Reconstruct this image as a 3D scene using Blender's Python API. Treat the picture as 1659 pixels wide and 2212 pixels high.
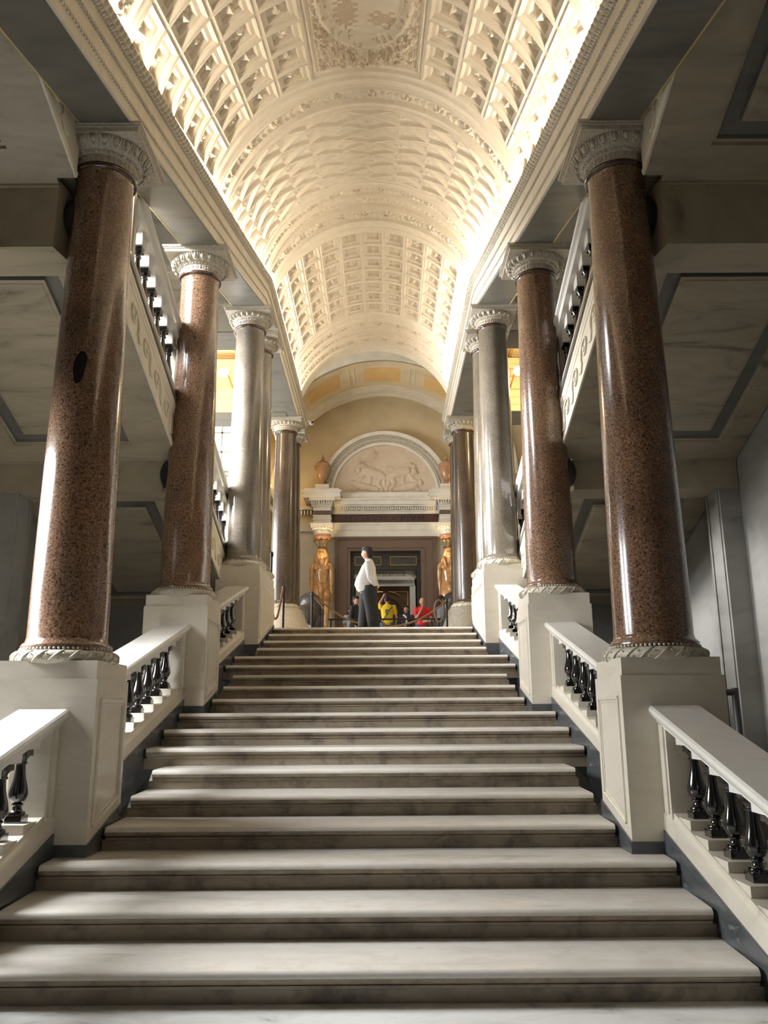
import bpy, bmesh, math, random
import numpy as np
from mathutils import Vector, Matrix
random.seed(7); rng = np.random.default_rng(7)
sc = bpy.context.scene
COL = sc.collection
for o in list(bpy.data.objects): bpy.data.objects.remove(o)
R_ = math.radians

# ------------------------------------------------------------------ camera
cam = bpy.data.cameras.new('camera'); camo = bpy.data.objects.new('camera', cam); COL.objects.link(camo)
P, RO, YA = R_(13.63), R_(0.35), R_(0.12)
def rz(v, a): return Vector((v[0]*math.cos(a)-v[1]*math.sin(a), v[0]*math.sin(a)+v[1]*math.cos(a), v[2]))
fw = rz((0, math.cos(P), math.sin(P)), -YA); up = rz((0, -math.sin(P), math.cos(P)), -YA); rt = rz((1, 0, 0), -YA)
rt2 = rt*math.cos(RO)-up*math.sin(RO); up2 = up*math.cos(RO)+rt*math.sin(RO)
m = Matrix((rt2, up2, -fw)).transposed().to_4x4(); m.translation = (0.18, 0, 1.49)
camo.matrix_world = m
cam.sensor_fit = 'VERTICAL'; cam.sensor_height = 36; cam.lens = 36*1790/2212
cam.clip_start = 0.05; cam.clip_end = 200
sc.camera = camo
sc.view_settings.view_transform = 'Standard'; sc.view_settings.look = 'None'
sc.view_settings.gamma = 1; sc.view_settings.exposure = 0.0
sc.cycles.use_denoising = True
sc.cycles.max_bounces = 6; sc.cycles.diffuse_bounces = 4; sc.cycles.glossy_bounces = 3; sc.cycles.transmission_bounces = 2
sc.cycles.caustics_reflective = False; sc.cycles.caustics_refractive = False
sc.cycles.sample_clamp_indirect = 6

# ------------------------------------------------------------------ world + lights
w = bpy.data.worlds.new('sky'); sc.world = w; w.use_nodes = True
w.node_tree.nodes['Background'].inputs[0].default_value = (0.95, 0.95, 1, 1)
w.node_tree.nodes['Background'].inputs[1].default_value = 0.03
LIGHTS = dict(cove=96.0, wing=22.0, low=1.4, front=0.35)
def area(name, loc, target, sx, sy, power, color, spread=180):
    l = bpy.data.lights.new(name, 'AREA'); l.shape = 'RECTANGLE'; l.size = sx; l.size_y = sy
    l.energy = power; l.color = color; l.spread = R_(spread)
    o = bpy.data.objects.new(name, l); COL.objects.link(o); o.location = loc
    d = Vector(target)-Vector(loc); o.rotation_euler = d.to_track_quat('-Z', 'Y').to_euler()
    return o
def point(name, loc, power, color, r=0.1):
    l = bpy.data.lights.new(name, 'POINT'); l.energy = power; l.color = color; l.shadow_soft_size = r
    o = bpy.data.objects.new(name, l); COL.objects.link(o); o.location = loc; return o
def spot(name, loc, target, power, color, ang, r=0.06):
    l = bpy.data.lights.new(name, 'SPOT'); l.energy = power; l.color = color; l.shadow_soft_size = r
    l.spot_size = R_(ang); l.spot_blend = 0.6
    o = bpy.data.objects.new(name, l); COL.objects.link(o); o.location = loc
    o.rotation_euler = (Vector(target)-Vector(loc)).to_track_quat('-Z', 'Y').to_euler(); return o

WARM = (1.0, 0.845, 0.66); DAY = (0.97, 0.98, 1.0); SKY = (0.95, 0.975, 1.0)

# ------------------------------------------------------------------ layout functions
def tp(y):
    if y <= 6.33: return 1.0
    t = min((y-6.33)/7.57, 1.0); return 1-0.065*t**1.6
SL = 0.2775
RISE, TREAD, Y1 = 0.1665, 0.60, 4.815
def pitch(y): return RISE+SL*(y-Y1)
YK = 13.55
def zE(y): return 6.69+SL*(min(y, YK)-6.72)         # underside of the entablature
FL = 18*RISE                                          # upper floor level
FLSL = -0.345
def zF(y): return 4.713-FLSL*(10.437-y)                # underside of the outer flights

# ------------------------------------------------------------------ materials
def nd(nt, t, **k):
    n = nt.nodes.new(t)
    for a, b in k.items(): setattr(n, a, b)
    return n
def base_mat(name, rough=0.5, metal=0.0, coat=0.0, spec=0.5):
    m = bpy.data.materials.new(name); m.use_nodes = True
    b = m.node_tree.nodes['Principled BSDF']
    b.inputs['Roughness'].default_value = rough; b.inputs['Metallic'].default_value = metal
    b.inputs['Coat Weight'].default_value = coat; b.inputs['Coat Roughness'].default_value = 0.08
    b.inputs['Specular IOR Level'].default_value = spec
    return m, b, m.node_tree
def ramp(nt, stops):
    r = nd(nt, 'ShaderNodeValToRGB'); e = r.color_ramp.elements
    while len(e) < len(stops): e.new(0.5)
    for el, (p, c) in zip(e, stops): el.position = p; el.color = (*c, 1)
    return r
def coords(nt, world=True):
    if world: return nd(nt, 'ShaderNodeNewGeometry').outputs['Position']
    return nd(nt, 'ShaderNodeTexCoord').outputs['Object']
def bump(nt, b, src, strength, dist=0.01):
    n = nd(nt, 'ShaderNodeBump'); n.inputs['Strength'].default_value = strength; n.inputs['Distance'].default_value = dist
    nt.links.new(src, n.inputs['Height']); nt.links.new(n.outputs[0], b.inputs['Normal'])
def plain(name, col, rough=0.5, metal=0, var=0.12, scale=6, coat=0.0):
    m, b, nt = base_mat(name, rough, metal, coat)
    n = nd(nt, 'ShaderNodeTexNoise'); n.inputs['Scale'].default_value = scale; n.inputs['Detail'].default_value = 4
    nt.links.new(coords(nt), n.inputs['Vector'])
    r = ramp(nt, [(0.3, tuple(c*(1-var) for c in col)), (0.7, tuple(min(1, c*(1+var)) for c in col))])
    nt.links.new(n.outputs['Fac'], r.inputs[0]); nt.links.new(r.outputs[0], b.inputs['Base Color'])
    return m
def marble(name, light, mid, vein, rough=0.3, scale=1.2, rot=(0.4, 0.5, 0.7), veinpos=0.40, stretch=(1, 1, 3), dirt=None, bmp=0.0):
    m, b, nt = base_mat(name, rough)
    mp = nd(nt, 'ShaderNodeMapping'); mp.inputs['Rotation'].default_value = rot; mp.inputs['Scale'].default_value = stretch
    nt.links.new(coords(nt), mp.inputs['Vector'])
    n = nd(nt, 'ShaderNodeTexNoise'); n.inputs['Scale'].default_value = scale; n.inputs['Detail'].default_value = 9
    n.inputs['Roughness'].default_value = 0.62; n.inputs['Distortion'].default_value = 0.9
    nt.links.new(mp.outputs[0], n.inputs['Vector'])
    r = ramp(nt, [(veinpos-0.1, vein), (veinpos, mid), (veinpos+0.18, light), (0.8, mid)])
    nt.links.new(n.outputs['Fac'], r.inputs[0]); out = r.outputs[0]
    if dirt:
        n2 = nd(nt, 'ShaderNodeTexNoise'); n2.inputs['Scale'].default_value = dirt[1]; n2.inputs['Detail'].default_value = 8
        n2.inputs['Roughness'].default_value = 0.7
        nt.links.new(coords(nt), n2.inputs['Vector'])
        r2 = ramp(nt, [(0.36, (0, 0, 0)), (0.52, (1, 1, 1))]); nt.links.new(n2.outputs['Fac'], r2.inputs[0])
        mx = nd(nt, 'ShaderNodeMix', data_type='RGBA'); mx.inputs['A'].default_value = (*dirt[0], 1)
        nt.links.new(r2.outputs[0], mx.inputs['Factor']); nt.links.new(out, mx.inputs['B']); out = mx.outputs['Result']
    nt.links.new(out, b.inputs['Base Color'])
    if bmp: bump(nt, b, n.outputs['Fac'], bmp, 0.01)
    return m
def granite(name, cols, scale=55, rough=0.2, coat=0.35):
    m, b, nt = base_mat(name, rough, 0, coat)
    n = nd(nt, 'ShaderNodeTexNoise'); n.inputs['Scale'].default_value = scale; n.inputs['Detail'].default_value = 3; n.inputs['Roughness'].default_value = 0.75
    nt.links.new(coords(nt), n.inputs['Vector'])
    r = ramp(nt, [(0.36, cols[0]), (0.43, cols[1]), (0.56, cols[2]), (0.68, cols[3])])
    n2 = nd(nt, 'ShaderNodeTexNoise'); n2.inputs['Scale'].default_value = 2.2; n2.inputs['Detail'].default_value = 3
    nt.links.new(coords(nt), n2.inputs['Vector'])
    r2 = ramp(nt, [(0.3, (0.72, 0.70, 0.68)), (0.7, (1.15, 1.1, 1.05))]); nt.links.new(n2.outputs['Fac'], r2.inputs[0])
    mx = nd(nt, 'ShaderNodeMix', data_type='RGBA', blend_type='MULTIPLY'); mx.inputs['Factor'].default_value = 1
    nt.links.new(n.outputs['Fac'], r.inputs[0]); nt.links.new(r.outputs[0], mx.inputs['A']); nt.links.new(r2.outputs[0], mx.inputs['B'])
    nt.links.new(mx.outputs['Result'], b.inputs['Base Color'])
    return m
def emit(name, col, s):
    m = bpy.data.materials.new(name); m.use_nodes = True; nt = m.node_tree; nt.nodes.clear()
    e = nd(nt, 'ShaderNodeEmission'); e.inputs[0].default_value = (*col, 1); e.inputs[1].default_value = s
    o = nd(nt, 'ShaderNodeOutputMaterial'); nt.links.new(e.outputs[0], o.inputs[0]); return m

M = {}
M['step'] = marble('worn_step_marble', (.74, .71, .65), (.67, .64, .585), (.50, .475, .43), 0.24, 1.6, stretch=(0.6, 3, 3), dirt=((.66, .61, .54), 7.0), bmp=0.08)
M['riser'] = marble('soiled_shaded_riser_marble', (.30, .25, .185), (.25, .205, .15), (.14, .11, .08), 0.55, 1.8, stretch=(0.7, 2, 2), dirt=((.13, .105, .08), 4.0), bmp=0.08)  # brown grime, with the risers' shade also put into the darker colour
M['floor'] = marble('floor_marble', (.82, .81, .78), (.70, .69, .66), (.42, .42, .41), 0.28, 2.4, stretch=(1, 2, 1))
M['white'] = marble('white_marble', (.66, .61, .515), (.59, .54, .45), (.37, .34, .295), 0.28, 1.5, veinpos=0.34)
M['rail'] = marble('rail_marble', (.76, .74, .69), (.68, .66, .62), (.46, .46, .46), 0.22, 2.0, veinpos=0.32)
M['dado'] = marble('dark_grey_marble', (.085, .09, .095), (.06, .065, .07), (.17, .18, .19), 0.25, 3.0)
M['soffit'] = marble('grey_soffit_marble', (.37, .315, .225), (.30, .255, .182), (.15, .13, .095), 0.42, 0.9, rot=(0.2, 0.3, 0.9), stretch=(1, 4, 1), veinpos=0.41)
M['wall'] = marble('wall_marble', (.27, .26, .235), (.22, .21, .19), (.13, .128, .118), 0.4, 0.8, stretch=(1, 1, 2.5))
M['bard'] = marble('blue_grey_marble', (.155, .147, .122), (.125, .118, .10), (.075, .072, .062), 0.4, 1.1, stretch=(1, 3, 1))
M['cream'] = plain('cream_stucco', (.76, .70, .57), 0.55, var=0.07, scale=5)
M['vault'] = plain('vault_stucco', (.86, .78, .64), 0.75, var=0.05, scale=7)
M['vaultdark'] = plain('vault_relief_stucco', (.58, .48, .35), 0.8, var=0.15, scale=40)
M['cap'] = plain('capital_stone', (.48, .44, .36), 0.5, var=0.18, scale=30)
M['torus'] = plain('base_stone', (.50, .46, .37), 0.5, var=0.15, scale=25)
M['red'] = granite('red_granite', ((.024, .015, .010), (.125, .070, .041), (.195, .120, .076), (.30, .21, .145)), 58)
M['grey'] = granite('grey_granite', ((.035, .030, .024), (.105, .092, .074), (.165, .147, .118), (.25, .225, .185)), 115)
M['dark'] = granite('dark_granite', ((.016, .012, .010), (.050, .038, .028), (.080, .060, .044), (.13, .10, .075)), 75, 0.24, 0.1)
M['astragal'] = plain('dark_red_granite', (.05, .022, .014), 0.2, var=0.3, scale=60, coat=0.5)
M['black'] = plain('black_marble', (.006, .005, .0045), 0.16, var=0.5, scale=12, coat=0.8)
M['patch'] = plain('dark_patch', (.010, .010, .009), 0.25, var=0.3, scale=30)
M['void'] = plain('notch_shade_dark', (.012, .011, .009), 0.6)
M['yellow'] = plain('ochre_wall', (.56, .46, .29), 0.7, var=0.10, scale=1.6)
M['yellowpanel'] = plain('ochre_panel', (.58, .38, .15), 0.7, var=0.08, scale=3)
M['pale'] = plain('pale_arch_stone', (.60, .54, .42), 0.65, var=0.08, scale=3)
M['lunette'] = marble('lunette_stone', (.60, .50, .38), (.52, .41, .29), (.34, .22, .13), 0.6, 1.1, veinpos=0.37, stretch=(1, 1, 1))
M['whitewall'] = plain('pale_wall', (.56, .53, .46), 0.6, var=0.05, scale=2)
M['portal'] = plain('white_portal_marble', (.66, .62, .53), 0.35, var=0.08, scale=3)
M['porph'] = plain('brown_porphyry', (.125, .080, .060), 0.3, var=0.25, scale=40)
M['frieze'] = plain('frieze_porphyry', (.060, .026, .020), 0.3, var=0.3, scale=30)
M['letter'] = plain('letter_bronze', (.015, .008, .006), 0.5)
M['statue'] = plain('orange_granite', (.46, .245, .095), 0.22, var=0.28, scale=9, coat=0.5)
M['ring'] = plain('pink_granite', (.42, .19, .09), 0.25, var=0.2, scale=30, coat=0.4)
M['lotus'] = plain('lotus_stone', (.12, .085, .04), 0.35, var=0.3, scale=20)
M['urn'] = plain('urn_granite', (.36, .20, .10), 0.3, var=0.25, scale=14, coat=0.3)
M['blackdoor'] = plain('black_painted_wood', (.008, .010, .010), 0.4, var=0.3)
M['doorpanel'] = plain('dark_green_panel', (.018, .026, .026), 0.3, var=0.3)
M['gold'] = plain('gilding', (.50, .32, .08), 0.35, 0.6)
M['innermarble'] = plain('inner_portal_marble', (.62, .59, .53), 0.4, var=0.1, scale=3)
M['inscr'] = plain('inscription_grey', (.22, .20, .17), 0.6)
M['wood'] = plain('brown_door_wood', (.085, .042, .018), 0.45, var=0.25, scale=10)
M['wooddark'] = plain('dark_door_wood', (.03, .014, .008), 0.45, var=0.25, scale=10)
M['sphinx'] = granite('sphinx_granite', ((.008, .008, .008), (.035, .032, .030), (.065, .058, .054), (.10, .09, .085)), 40, 0.38, 0.1)
M['metal'] = plain('dark_metal', (.02, .018, .016), 0.4, 0.6)
M['greymetal'] = plain('grey_metal', (.12, .12, .12), 0.4, 0.5)
M['rope'] = plain('brown_rope', (.14, .075, .035), 0.85, var=0.2, scale=60)
M['brass'] = plain('brass', (.45, .26, .08), 0.35, 0.7)
M['camwhite'] = plain('white_plastic', (.75, .75, .72), 0.4)
M['skin'] = plain('skin', (.42, .22, .15), 0.55, var=0.06)
M['hair'] = plain('black_hair', (.006, .005, .0045), 0.75, var=0.3, scale=60)
M['eye'] = plain('eye_dark', (.02, .014, .01), 0.3)
M['shirt'] = plain('white_shirt_cloth', (.56, .545, .53), 0.8, var=0.05)
M['trouser'] = plain('black_trousers_cloth', (.004, .004, .0045), 0.8)
M['yshirt'] = plain('yellow_shirt_cloth', (.62, .44, .015), 0.8, var=0.06)
M['rshirt'] = plain('red_shirt_cloth', (.52, .02, .03), 0.8, var=0.08)
M['dshirt'] = plain('dark_shirt_cloth', (.02, .02, .024), 0.85)
M['bshirt'] = plain('light_blue_cloth', (.45, .55, .66), 0.85, var=0.08)
M['gshirt'] = plain('grey_blue_cloth', (.13, .15, .19), 0.85, var=0.15)
M['jeans'] = plain('denim', (.05, .06, .09), 0.85)
M['paper'] = plain('white_paper', (.72, .72, .72), 0.7, var=0.03)
M['phone'] = plain('phone_black', (.01, .01, .01), 0.2)
M['ceilwing'] = plain('side_ceiling_stucco', (.70, .58, .38), 0.7, var=0.05)
M['leaf'] = plain('gilded_line', (.52, .40, .16), 0.5)
M['ground'] = plain('aisle_floor', (.25, .24, .21), 0.5)
M['redtag'] = plain('red_cloth', (.3, .02, .02), 0.7)
# daylight through the windows, lit lamps
M['winwing'] = emit('window_daylight', DAY, LIGHTS['wing'])
M['winlow'] = emit('window_daylight_low', SKY, LIGHTS['low'])
M['winfront'] = emit('entrance_daylight', (0.95, 0.97, 1.0), LIGHTS['front'])
M['winfar'] = emit('window_daylight_far', (0.95, 0.98, 1), 5.0)
M['lampglow'] = emit('lamp_glow', (1.0, 0.66, 0.28), 120.0)
M['led'] = emit('cove_lamp_glow', WARM, LIGHTS['cove'])

# ------------------------------------------------------------------ mesh helpers
class MB:
    def __init__(s): s.v = []; s.f = []; s.mi = []; s.cur = 0
    def add(s, vs, fs):
        n = len(s.v); s.v += [tuple(map(float, p)) for p in vs]
        for f in fs: s.f.append(tuple(i+n for i in f)); s.mi.append(s.cur)
    def box(s, x0, x1, y0, y1, z0, z1):
        s.hexa([(x0, y0, z0), (x1, y0, z0), (x1, y1, z0), (x0, y1, z0), (x0, y0, z1), (x1, y0, z1), (x1, y1, z1), (x0, y1, z1)])
    def hexa(s, p): s.add(p, [(3, 2, 1, 0), (4, 5, 6, 7), (0, 1, 5, 4), (1, 2, 6, 5), (2, 3, 7, 6), (3, 0, 4, 7)])
    def cbox(s, c, d):
        s.box(c[0]-d[0]/2, c[0]+d[0]/2, c[1]-d[1]/2, c[1]+d[1]/2, c[2]-d[2]/2, c[2]+d[2]/2)
    def rings(s, rs, closed=True, cap=True):
        n = len(rs[0]); vs = [p for r in rs for p in r]; fs = []
        for i in range(len(rs)-1):
            for j in range(n if closed else n-1):
                k = (j+1) % n; fs.append((i*n+j, i*n+k, (i+1)*n+k, (i+1)*n+j))
        if cap and closed: fs += [tuple(range(n))[::-1], tuple(range((len(rs)-1)*n, len(rs)*n))]
        s.add(vs, fs)
    def lathe(s, prof, c=(0, 0, 0), n=24, cap=True, sx=1, sy=1, rfun=None):
        rs = []
        for r, z in prof:
            ring = []
            for j in range(n):
                a = 2*math.pi*j/n; q = r*(rfun(a, z) if rfun else 1)
                ring.append((c[0]+q*sx*math.cos(a), c[1]+q*sy*math.sin(a), c[2]+z))
            rs.append(ring)
        s.rings(rs, True, cap)
    def tube(s, pts, r, n=8, cap=True):
        pts = [Vector(p) for p in pts]; rs = []; rr = r if isinstance(r, (list, tuple)) else [r]*len(pts)
        pu = None
        for i, p in enumerate(pts):
            t = (pts[min(i+1, len(pts)-1)]-pts[max(i-1, 0)]).normalized()
            if pu is None:
                pu = t.orthogonal().normalized()
            else:
                pu = (pu-t*pu.dot(t)); pu = pu.normalized() if pu.length > 1e-6 else t.orthogonal().normalized()
            v = t.cross(pu)
            rs.append([p+(pu*math.cos(2*math.pi*j/n)+v*math.sin(2*math.pi*j/n))*rr[i] for j in range(n)])
        s.rings(rs, True, cap)
    def sphere(s, c, r, n=14, m=10, fn=None):
        rs = []
        for i in range(m+1):
            t = math.pi*(i/m); t = min(max(t, 0.02), math.pi-0.02); ring = []
            for j in range(n):
                a = 2*math.pi*j/n
                p = Vector((math.sin(t)*math.cos(a), math.sin(t)*math.sin(a), -math.cos(t)))
                if fn: p = fn(p)
                ring.append((c[0]+p[0]*r[0], c[1]+p[1]*r[1], c[2]+p[2]*r[2]))
            rs.append(ring)
        s.rings(rs, True, True)
    def prism(s, poly, fn0, fn1):        # poly of 2-d points, fn maps (u,v)->xyz at both ends
        n = len(poly); s.rings([[fn0(*p) for p in poly], [fn1(*p) for p in poly]], True, True)
    def mesh(s, name, mats, smooth=False, angle=None):
        me = bpy.data.meshes.new(name); me.from_pydata(s.v, [], s.f)
        for m in (mats if isinstance(mats, (list, tuple)) else [mats]): me.materials.append(m)
        if any(s.mi): me.polygons.foreach_set('material_index', s.mi)
        bm = bmesh.new(); bm.from_mesh(me); bmesh.ops.recalc_face_normals(bm, faces=bm.faces[:]); bm.to_mesh(me); bm.free()
        if smooth: shade(me, angle)
        me.update(); return me
    def build(s, name, mats, parent=None, smooth=False, angle=35):
        me = s.mesh(name, mats, smooth, angle); o = bpy.data.objects.new(name, me); COL.objects.link(o)
        if parent is not None:
            o.parent = parent; off = Vector((0, 0, 0)); q = parent
            while q is not None: off += q.location; q = q.parent
            me.transform(Matrix.Translation(-off))
        return o
def shade(me, angle=35):
    me.polygons.foreach_set('use_smooth', [True]*len(me.polygons))
    if angle is not None: me.set_sharp_from_angle(angle=R_(angle))
def thing(name, label, cat, loc=(0, 0, 0), group=None):
    o = bpy.data.objects.new(name, None); COL.objects.link(o); o.location = loc; o.empty_display_size = 0.1
    o['label'] = label; o['category'] = cat
    if group: o['group'] = group
    return o
def tag(o, label, cat, group=None):
    o['label'] = label; o['category'] = cat
    if group: o['group'] = group
    return o
def struct(o): o['kind'] = 'structure'; return o
def copy_tree(o, loc=None, parent=None):
    c = o.copy(); COL.objects.link(c)
    if parent is not None: c.parent = parent
    if loc is not None: c.location = loc
    for ch in list(o.children):
        if ch is not c: copy_tree(ch, None, c)
    return c
def SX(side): return -1 if side == 'left' else 1

# ================================================================== SETTING
# floors
b = MB(); b.box(-5.2, 5.2, -4.5, 15.2, -0.3, 0.0); struct(b.build('floor', M['floor']))
b = MB(); b.box(-9, 9, 15.12, 34, FL-0.3, FL); struct(b.build('floor', M['floor']))
# staircase
st = thing('staircase', 'broad central flight of worn grey marble steps', 'stairs', (0, Y1, 0))
for i in range(1, 19):
    yf = Y1+(i-1)*TREAD; z1 = i*RISE; yb = yf+TREAD+0.06
    X = (2.2 if (i <= 3 or 7 <= i <= 9 or 13 <= i <= 14) else 1.96)
    hx = X*tp(yf)-0.005; hx2 = X*tp(yb)-0.005
    if i == 18: yb = 15.2
    # profile (y,z): riser, fillet, cove, rounded nosing
    nr = 0.036
    prof = [(yb, z1-RISE-0.03), (yf+0.045, z1-RISE-0.03), (yf+0.045, z1-0.098), (yf+0.03, z1-0.092), (yf+0.03, z1-0.078), (yf+0.018, z1-0.072)]
    for k in range(7):
        a = -math.pi/2+math.pi*k/6*1.0; prof.append((yf+nr-nr*math.cos(a), z1-nr+nr*math.sin(a)))
    prof.append((yb, z1))
    b = MB(); n = len(prof); NX = 2
    def end(sgn, inset):
        return [(sgn*(hx-inset*(1 if y < yf+0.04 else 0.0)), y, z) for y, z in prof]
    b.rings([end(-1, 0.035), end(1, 0.035)], True, True)
    b.f_assign = None
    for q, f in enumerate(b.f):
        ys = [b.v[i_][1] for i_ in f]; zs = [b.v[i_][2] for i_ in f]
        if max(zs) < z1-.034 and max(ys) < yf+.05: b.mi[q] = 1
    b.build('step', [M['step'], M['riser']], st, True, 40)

# side walls, rear wall, pilasters, aisle end walls
def wallbox(name, x0, x1, y0, y1, z0, z1, mat): b = MB(); b.box(x0, x1, y0, y1, z0, z1); return struct(b.build(name, M[mat]))
# right wall is whole; left wall opens to the low window
wallbox('wall_right', 4.85, 5.3, -4.5, 14.6, 0, 13, 'wall')
wallbox('wall_left', -5.3, -4.85, -4.5, 5.7, 0, 13, 'wall')
wallbox('wall_left', -5.3, -4.85, 7.9, 12.3, 0, 6.9, 'wall'); wallbox('wall_left', -5.3, -4.85, 12.3, 14.2, 0, 5.3, 'wall'); wallbox('wall_left', -5.3, -4.85, 12.2, 14.2, 8.2, 13, 'wall'); wallbox('wall_left', -5.3, -4.85, 14.2, 14.6, 0, 13, 'wall')
wallbox('wall_left', -5.3, -4.85, 5.7, 7.9, 0, 1.5, 'wall')
wallbox('wall_left', -5.3, -4.85, 5.7, 7.9, 4.5, 6.9, 'wall'); wallbox('wall_left', -5.3, -4.85, 5.7, 6.9, 6.9, 13, 'wall'); wallbox('wall_left', -5.3, -4.85, 6.9, 12.3, 10.4, 13, 'wall'); wallbox('wall_left', -5.3, -4.85, 12.2, 12.4, 5.3, 10.4, 'wall')
def window(name, plane, u0, u1, z0, z1, pos, mat, nx=3, nz=4, bar=0.05):
    e = bpy.data.objects.new(name, None); COL.objects.link(e); struct(e)
    def bx(bb, ua, ub, za, zb, d0, d1):
        if plane == 'x': bb.box(pos+d0, pos+d1, ua, ub, za, zb)
        else: bb.box(ua, ub, pos+d0, pos+d1, za, zb)
    p = MB(); bx(p, u0, u1, z0, z1, -0.02, 0.0); p.build('pane', mat, e)
    f = MB()
    for i in range(nx+1):
        u = u0+(u1-u0)*i/nx; bx(f, u-bar/2, u+bar/2, z0, z1, -0.04, 0.04)
    for i in range(nz+1):
        z = z0+(z1-z0)*i/nz; bx(f, u0, u1, z-bar/2, z+bar/2, -0.04, 0.04)
    f.build('window_frame', M['whitewall'], e); return e
window('window_1', 'x', 5.7, 7.9, 1.5, 4.5, -5.15, M['winlow'], 2, 4)
area('window_skylight', (-5.0, 6.8, 3.0), (-1.2, 6.6, 0.0), 2.1, 2.7, 560, SKY, 105)
window('window_4', 'x', 6.9, 12.2, 6.9, 10.4, -5.15, M['winlow'], 5, 3); window('window_5', 'x', 12.4, 14.2, 5.3, 8.2, -5.15, M['winlow'], 2, 3)
area('window_skylight', (-4.84, 13.3, 6.8), (2.2, 13.9, 4.7), 1.7, 2.4, 800, DAY, 82)
area('window_skylight', (-4.84, 8.3, 8.6), (2.3, 10.3, 6.0), 2.4, 2.6, 650, DAY, 80)
# front (behind the viewer): wall with the bright entrance
wallbox('wall_front', -5.2, -1.6, -4.8, -4.5, 0, 13, 'wall'); wallbox('wall_front', 1.6, 5.2, -4.8, -4.5, 0, 13, 'wall')
wallbox('wall_front', -1.6, 1.6, -4.8, -4.5, 4.2, 13, 'wall')
window('window_2', 'y', -1.6, 1.6, 0.0, 4.2, -4.6, M['winfront'], 2, 4)
# pilasters on both walls in line with the columns, and the wall under the side landing
for s in (-1, 1):
    nm = 'left' if s < 0 else 'right'
    for k, y in enumerate((3.0, 6.5, 10.44)):
        if s < 0 and k == 1: continue
        zt = zF(y)-(.60, .40)[k-1] if k else 9
        b = MB(); b.box(min(s*4.58, s*4.9), max(s*4.58, s*4.9), y+.01, y+.49, 0, zt)
        for q in (.06, .40): b.box(min(s*4.565, s*4.6), max(s*4.565, s*4.6), y+q, y+q+.03, 0, zt)
        struct(b.build('trim_%d' % (1+k), M['wall']))
    b = MB(); b.box(min(s*2.3, s*5.2), max(s*2.3, s*5.2), 14.55, 14.8, 0, FL); b.box(min(s*2.75, s*4.9), max(s*2.75, s*4.9), 14.55, 14.8, FL, FL+.6); struct(b.build('wall_'+nm, M['wall']))

# ================================================================== PEDESTALS
PX, PW = 1.96, 0.78
def pedestal(side, k, label):
    s = SX(side); y0 = 6.33+3.6*k; y1 = y0+0.76; zb = 0.4995+0.999*k
    if k == 2: y1 = 15.32
    zt = zb+1.39; zc = zb+1.255
    t = thing('pedestal', label, 'pedestal', (s*2.3, (y0+y1)/2, zb), 'marble pedestals under the columns')
    def q(x, y): return s*(x*tp(y))
    def low(y): return min(zb+0.084+SL*(y-y0), FL+0.10)
    ys = [y0, min(y1, 15.1), y1] if k == 2 else [y0, y1]
    def body(xa, xb, ya, yb, zl, zh, name, mat):
        b = MB(); yy = [ya]+[y for y in ys[1:-1]]+[yb]
        rs = []
        for y in yy: rs.append([(q(xa, y), y, zl(y)), (q(xb, y), y, zl(y)), (q(xb, y), y, zh(y)), (q(xa, y), y, zh(y))])
        b.rings(rs); return b.build(name, M[mat], t)
    body(PX, PX+PW, y0, y1, low, lambda y: zc, 'die', 'white')
    body(PX+0.015, PX+PW-0.015, y0+0.015, y1-0.015, lambda y: zc-0.002, lambda y: zt, 'cap', 'white')
    body(PX-0.012, PX+PW+0.012, y0-0.012, y1+0.012, lambda y: zb-0.3, lambda y: low(y), 'dado', 'dado')
    # raised panel moulding on the face towards the stairs
    b = MB(); e = 0.10
    pts = [(y0+e, low(y0+e)+0.09), (y1-e, low(y1-e)+0.09), (y1-e, zc-0.16), (y0+e, zc-0.16)]
    for (w0, d) in ((0.0, 0.016), (0.030, 0.008)):
        c = (sum(p[0] for p in pts)/4, sum(p[1] for p in pts)/4)
        pp = [(p[0]+(w0 if p[0] < c[0] else -w0), p[1]+(w0 if p[1] < c[1] else -w0)) for p in pts]
        for i in range(4):
            a, bb = pp[i], pp[(i+1) % 4]
            b.tube([(q(PX, a[0])-s*0.002, a[0], a[1]), (q(PX, bb[0])-s*0.002, bb[0], bb[1])], d, 6)
    b.build('panel_molding', M['white'], t, True)
    return t
pl = {('left', 0): 'nearest marble pedestal on the left, under the red column with the dark patch',
      ('right', 0): 'nearest marble pedestal on the right, beside the grey metal railing',
      ('left', 1): 'left marble pedestal half way up the stairs, under the second red column',
      ('right', 1): 'right marble pedestal half way up the stairs, under the second red column',
      ('left', 2): 'long left marble pedestal at the top of the stairs, under two grey columns',
      ('right', 2): 'long right marble pedestal at the top of the stairs, under two grey columns'}
for (sd, k), lb in pl.items(): pedestal(sd, k, lb)

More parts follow.
